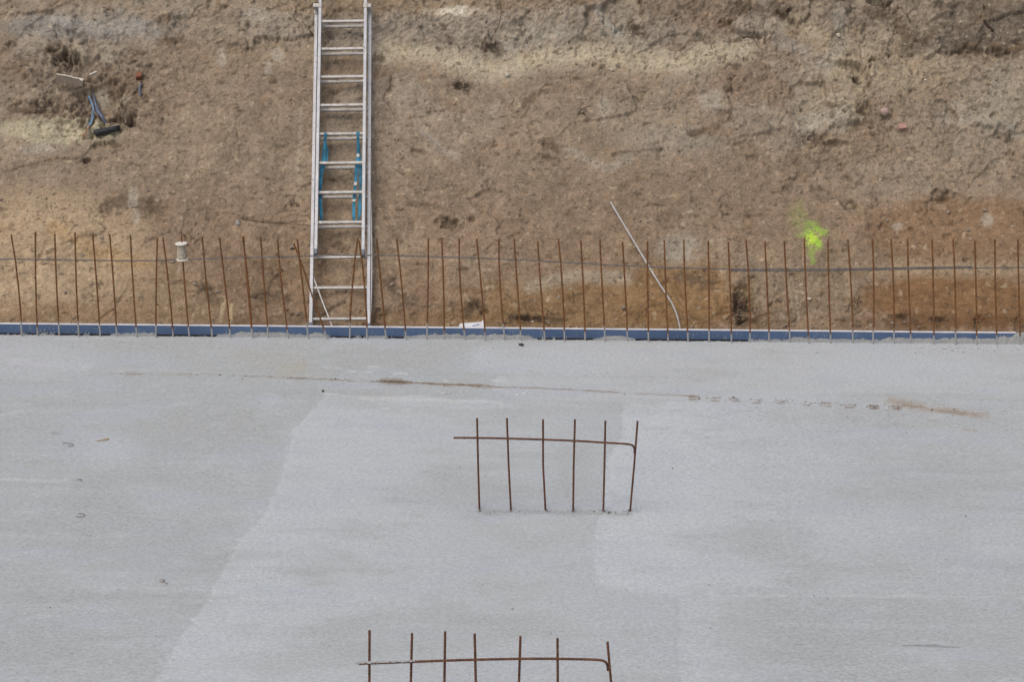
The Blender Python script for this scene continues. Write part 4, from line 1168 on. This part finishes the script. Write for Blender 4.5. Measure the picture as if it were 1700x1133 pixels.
# clods, pebbles, roots: uncountable
mb = MB()
for k in range(1500):
    px, py = random.uniform(-60, 1760), random.uniform(-40, 548)
    if px > 1430 and py > 440 and random.random() < 0.75: continue
    r_ = min(random.lognormvariate(-5.1, 0.55), 0.03)
    rock(mb, surf(px, py, r_ * 0.15), r_, (1.1, .8, .8), 0.3)
for k in range(260):
    px = random.uniform(-40, 1740); r_ = random.lognormvariate(-4.9, 0.4)
    rock(mb, surf(px, random.uniform(536, 552), r_ * 0.3), r_, (1.1, .9, .8), 0.3)
tag(mb.build('soil_clods', M['clod']), 'loose brown soil clods scattered over the bank', 'clods', None, 'stuff')
mb = MB()
for k in range(420):
    px, py = random.uniform(-60, 1760), random.uniform(-40, 548)
    if random.random() < 0.35: px, py = random.uniform(1330, 1700), random.gauss(85, 22)
    r_ = min(random.lognormvariate(-5.75, 0.45), 0.012)
    rock(mb, surf(px, py, r_ * 0.4), r_, (1.1, .9, .8), 0.2)
tag(mb.build('pebbles', M['pebble']), 'tiny pale pebbles peppered over the bank', 'pebbles', None, 'stuff')
mb = MB()
def rootlet(px, py, L, a, r_, wig=0.6):
    pts = [(px, py)]
    for j in range(4):
        a += random.gauss(0, wig); pts.append((pts[-1][0] + L / 4 * math.cos(a), pts[-1][1] + L / 4 * math.sin(a)))
    mb.tube(smooth_path([surf(x, y, 0.004 + 0.010 * math.sin(math.pi * j / 4)) for j, (x, y) in enumerate(pts)], 3), list(np.linspace(r_, r_ * .45, 13)), 5)
for k in range(260): rootlet(random.uniform(0, 1700), random.uniform(0, 530), random.uniform(6, 26), random.uniform(0, 6.28), random.uniform(.0010, .0022))
for (cx, cy, n_, L) in ((765, 140, 14, 22), (817, 76, 14, 26), (1388, 45, 6, 20), (1228, 505, 34, 26), (1222, 530, 16, 20), (868, 533, 9, 24), (855, 526, 6, 22), (905, 530, 8, 24), (1425, 127, 9, 16), (1420, 505, 8, 26), (1345, 228, 10, 18), (1052, 50, 8, 22), (1240, 62, 6, 24), (112, 96, 10, 20), (143, 262, 6, 14), (210, 205, 10, 20), (790, 512, 8, 22), (1625, 532, 8, 14), (1560, 530, 8, 16), (488, 340, 5, 12), (60, 175, 6, 22), (960, 188, 4, 16), (310, 395, 6, 18)):
    for k in range(n_): rootlet(cx + random.gauss(0, 6), cy + random.gauss(0, 4), L * random.uniform(.5, 1.2), random.uniform(0, 6.28), random.uniform(.0012, .0028))
for p in ([(958, 195), (966, 185), (980, 177)], [(830, 5), (832, 30), (824, 50), (812, 70)], [(360, 355), (400, 362), (440, 370), (515, 376)], [(1205, 530), (1212, 524), (1220, 520)]):
    mb.tube(smooth_path([surf(x, y, .006) for x, y in p], 5), .0022, 5)
tag(mb.build('rootlets', M['root']), 'dark fine rootlets poking out of the bank', 'roots', None, 'stuff')
mb = MB()
for k in range(60):
    px, py = random.uniform(0, 1700), random.uniform(0, 535); a = random.uniform(0, 6.28); L = random.uniform(4, 14)
    mb.tube([surf(px, py, .006), surf(px + L * math.cos(a), py + L * math.sin(a), .006)], .0016, 5)
for (x0, y0, x1, y1) in ((1202, 527, 1211, 521), (1204, 530, 1210, 523), (1418, 512, 1424, 492)):
    mb.tube([surf(x0, y0, .012), surf(x1, y1, .012)], .0022, 5)
tag(mb.build('straw_bits', M['straw']), 'straw-coloured plant bits on the bank', 'straw', None, 'stuff')

# ================================================================== bits lying on the slab
def on_slab(px, py, z=0.0): return fl(px, py, z)
mb = MB()
for k in range(620):
    px, py = random.uniform(0, 1700), 575 + 560 * random.random() ** 1.6
    if random.random() < 0.35: px = random.uniform(1180, 1690); py = 672 + random.gauss(8, 18)
    r_ = min(random.lognormvariate(-6.35, 0.42), 0.008)
    rock(mb, on_slab(px, max(py, 574), r_ * .4), r_, (1.3, 1, .7), 0.25)
for k in range(60):
    px = random.uniform(1480, 1700); rock(mb, on_slab(px, 577 + abs(random.gauss(0, 4)), .002), random.lognormvariate(-6.2, .4), (2.2, 1, .4), .25)
tag(mb.build('grit', M['grit']), 'tiny dark grit scattered over the slab', 'grit', None, 'stuff')
mb = MB()
lx = [180, 330, 480, 600, 700, 790, 900, 1100]; ly = [621, 622, 627, 632, 636, 641, 646, 656]
for k in range(260):
    px = random.choice([random.uniform(380, 800), random.gauss(655, 14), random.uniform(180, 1100)]); py = np.interp(px, lx, ly) + random.gauss(0, 1.0)
    r_ = random.lognormvariate(-6.0, .4); rock(mb, on_slab(px, py, r_ * .3), r_, (1.4, 1, .6), .25)
for k in range(230):
    x = random.choice([1152, 1186, 1220, 1256, 1297, 1335, 1370, 1410, 1450, 1488, 1297, 1450]); px = x + random.gauss(0, 10); py = 660.5 + (px - 1150) * .048 + random.gauss(0, 2.2)
    if k > 165: px = random.uniform(1480, 1640); py = np.interp(px, [1480, 1640], [668, 689]) + random.gauss(0, 5)
    r_ = min(random.lognormvariate(-6.05, .45), .010); rock(mb, on_slab(px, py, r_ * .3), r_, (1.3, 1, .6), .25)
tag(mb.build('soil_crumbs', M['crumb']), 'brown soil crumbs trodden in a line across the slab', 'soil', None, 'stuff')
mb = MB(); p = on_slab(865.5, 572.5, .008); rock(mb, p, .017, (1.3, .9, .6), .15, 2)
tag(mb.build('stone', M['stone_dark'], None, p), 'small dark stone lying on the slab close to the bars', 'stone')
mb = MB(); p = on_slab(536, 649.5, .006); rock(mb, p, .010, (1, 1, .8), .15, 2)
tag(mb.build('stone', M['stone_dark'], None, p), 'small round dark pebble near the corner of the day joint', 'stone')
mb = MB(); p = on_slab(269, 965, .005); rock(mb, p, .013, (1.2, 1, .6), .25, 2); rock(mb, on_slab(276, 969, .004), .006, (1.5, 1, .6), .2)
tag(mb.build('mud_lump', M['stone_grey'], None, p), 'grey mud lump on the slab left of the slanting joint', 'lump')
mb = MB()
for (x, y, r_) in ((738, 654, .012), (745, 653, .009), (733, 653, .007), (858, 656, .010), (869, 653, .009), (850, 653, .006), (147, 622, .008), (150, 634, .007)):
    rock(mb, on_slab(x, y, .002), r_, (1.8, 1, .35), .25)
tag(mb.build('cement_flakes', simple('cement_flakes', (0.60, 0.61, 0.63), .9, .15, 50)), 'pale flakes of set cement paste near the soil line', 'flakes', None, 'stuff')
for k, pts in enumerate(([(104, 736), (114, 736.5), (122, 739), (118, 741.5), (112, 741)], [(127, 798), (132, 796.5), (135.5, 797.5), (134.5, 800)], [(129, 853.5), (136, 853.5), (141.5, 856.5), (136, 858.5), (127, 859)])):
    mb = MB().tube(smooth_path([on_slab(x, y, .003) for x, y in pts], 5), .0017, 6)
    tag(mb.build('tie_wire', M['wire'], None, on_slab(*pts[0], .003)), ['hooked bit of dark tie wire lying near the straw stalk', 'smallest bent bit of tie wire, beside a pale streak on the slab', 'dark tie wire bent into an open V on the slab'][k], 'wire', 'tie wire offcuts on the slab')
mb = MB().tube([on_slab(161, 733, .003), on_slab(181, 728.5, .003)], .0035, 5)
mb.tube([on_slab(170, 732, .003), on_slab(181, 730, .003)], .003, 5)
tag(mb.build('straw_stalk', M['straw'], None, on_slab(170, 731, .003)), 'single yellow straw stalk lying on the slab', 'straw')
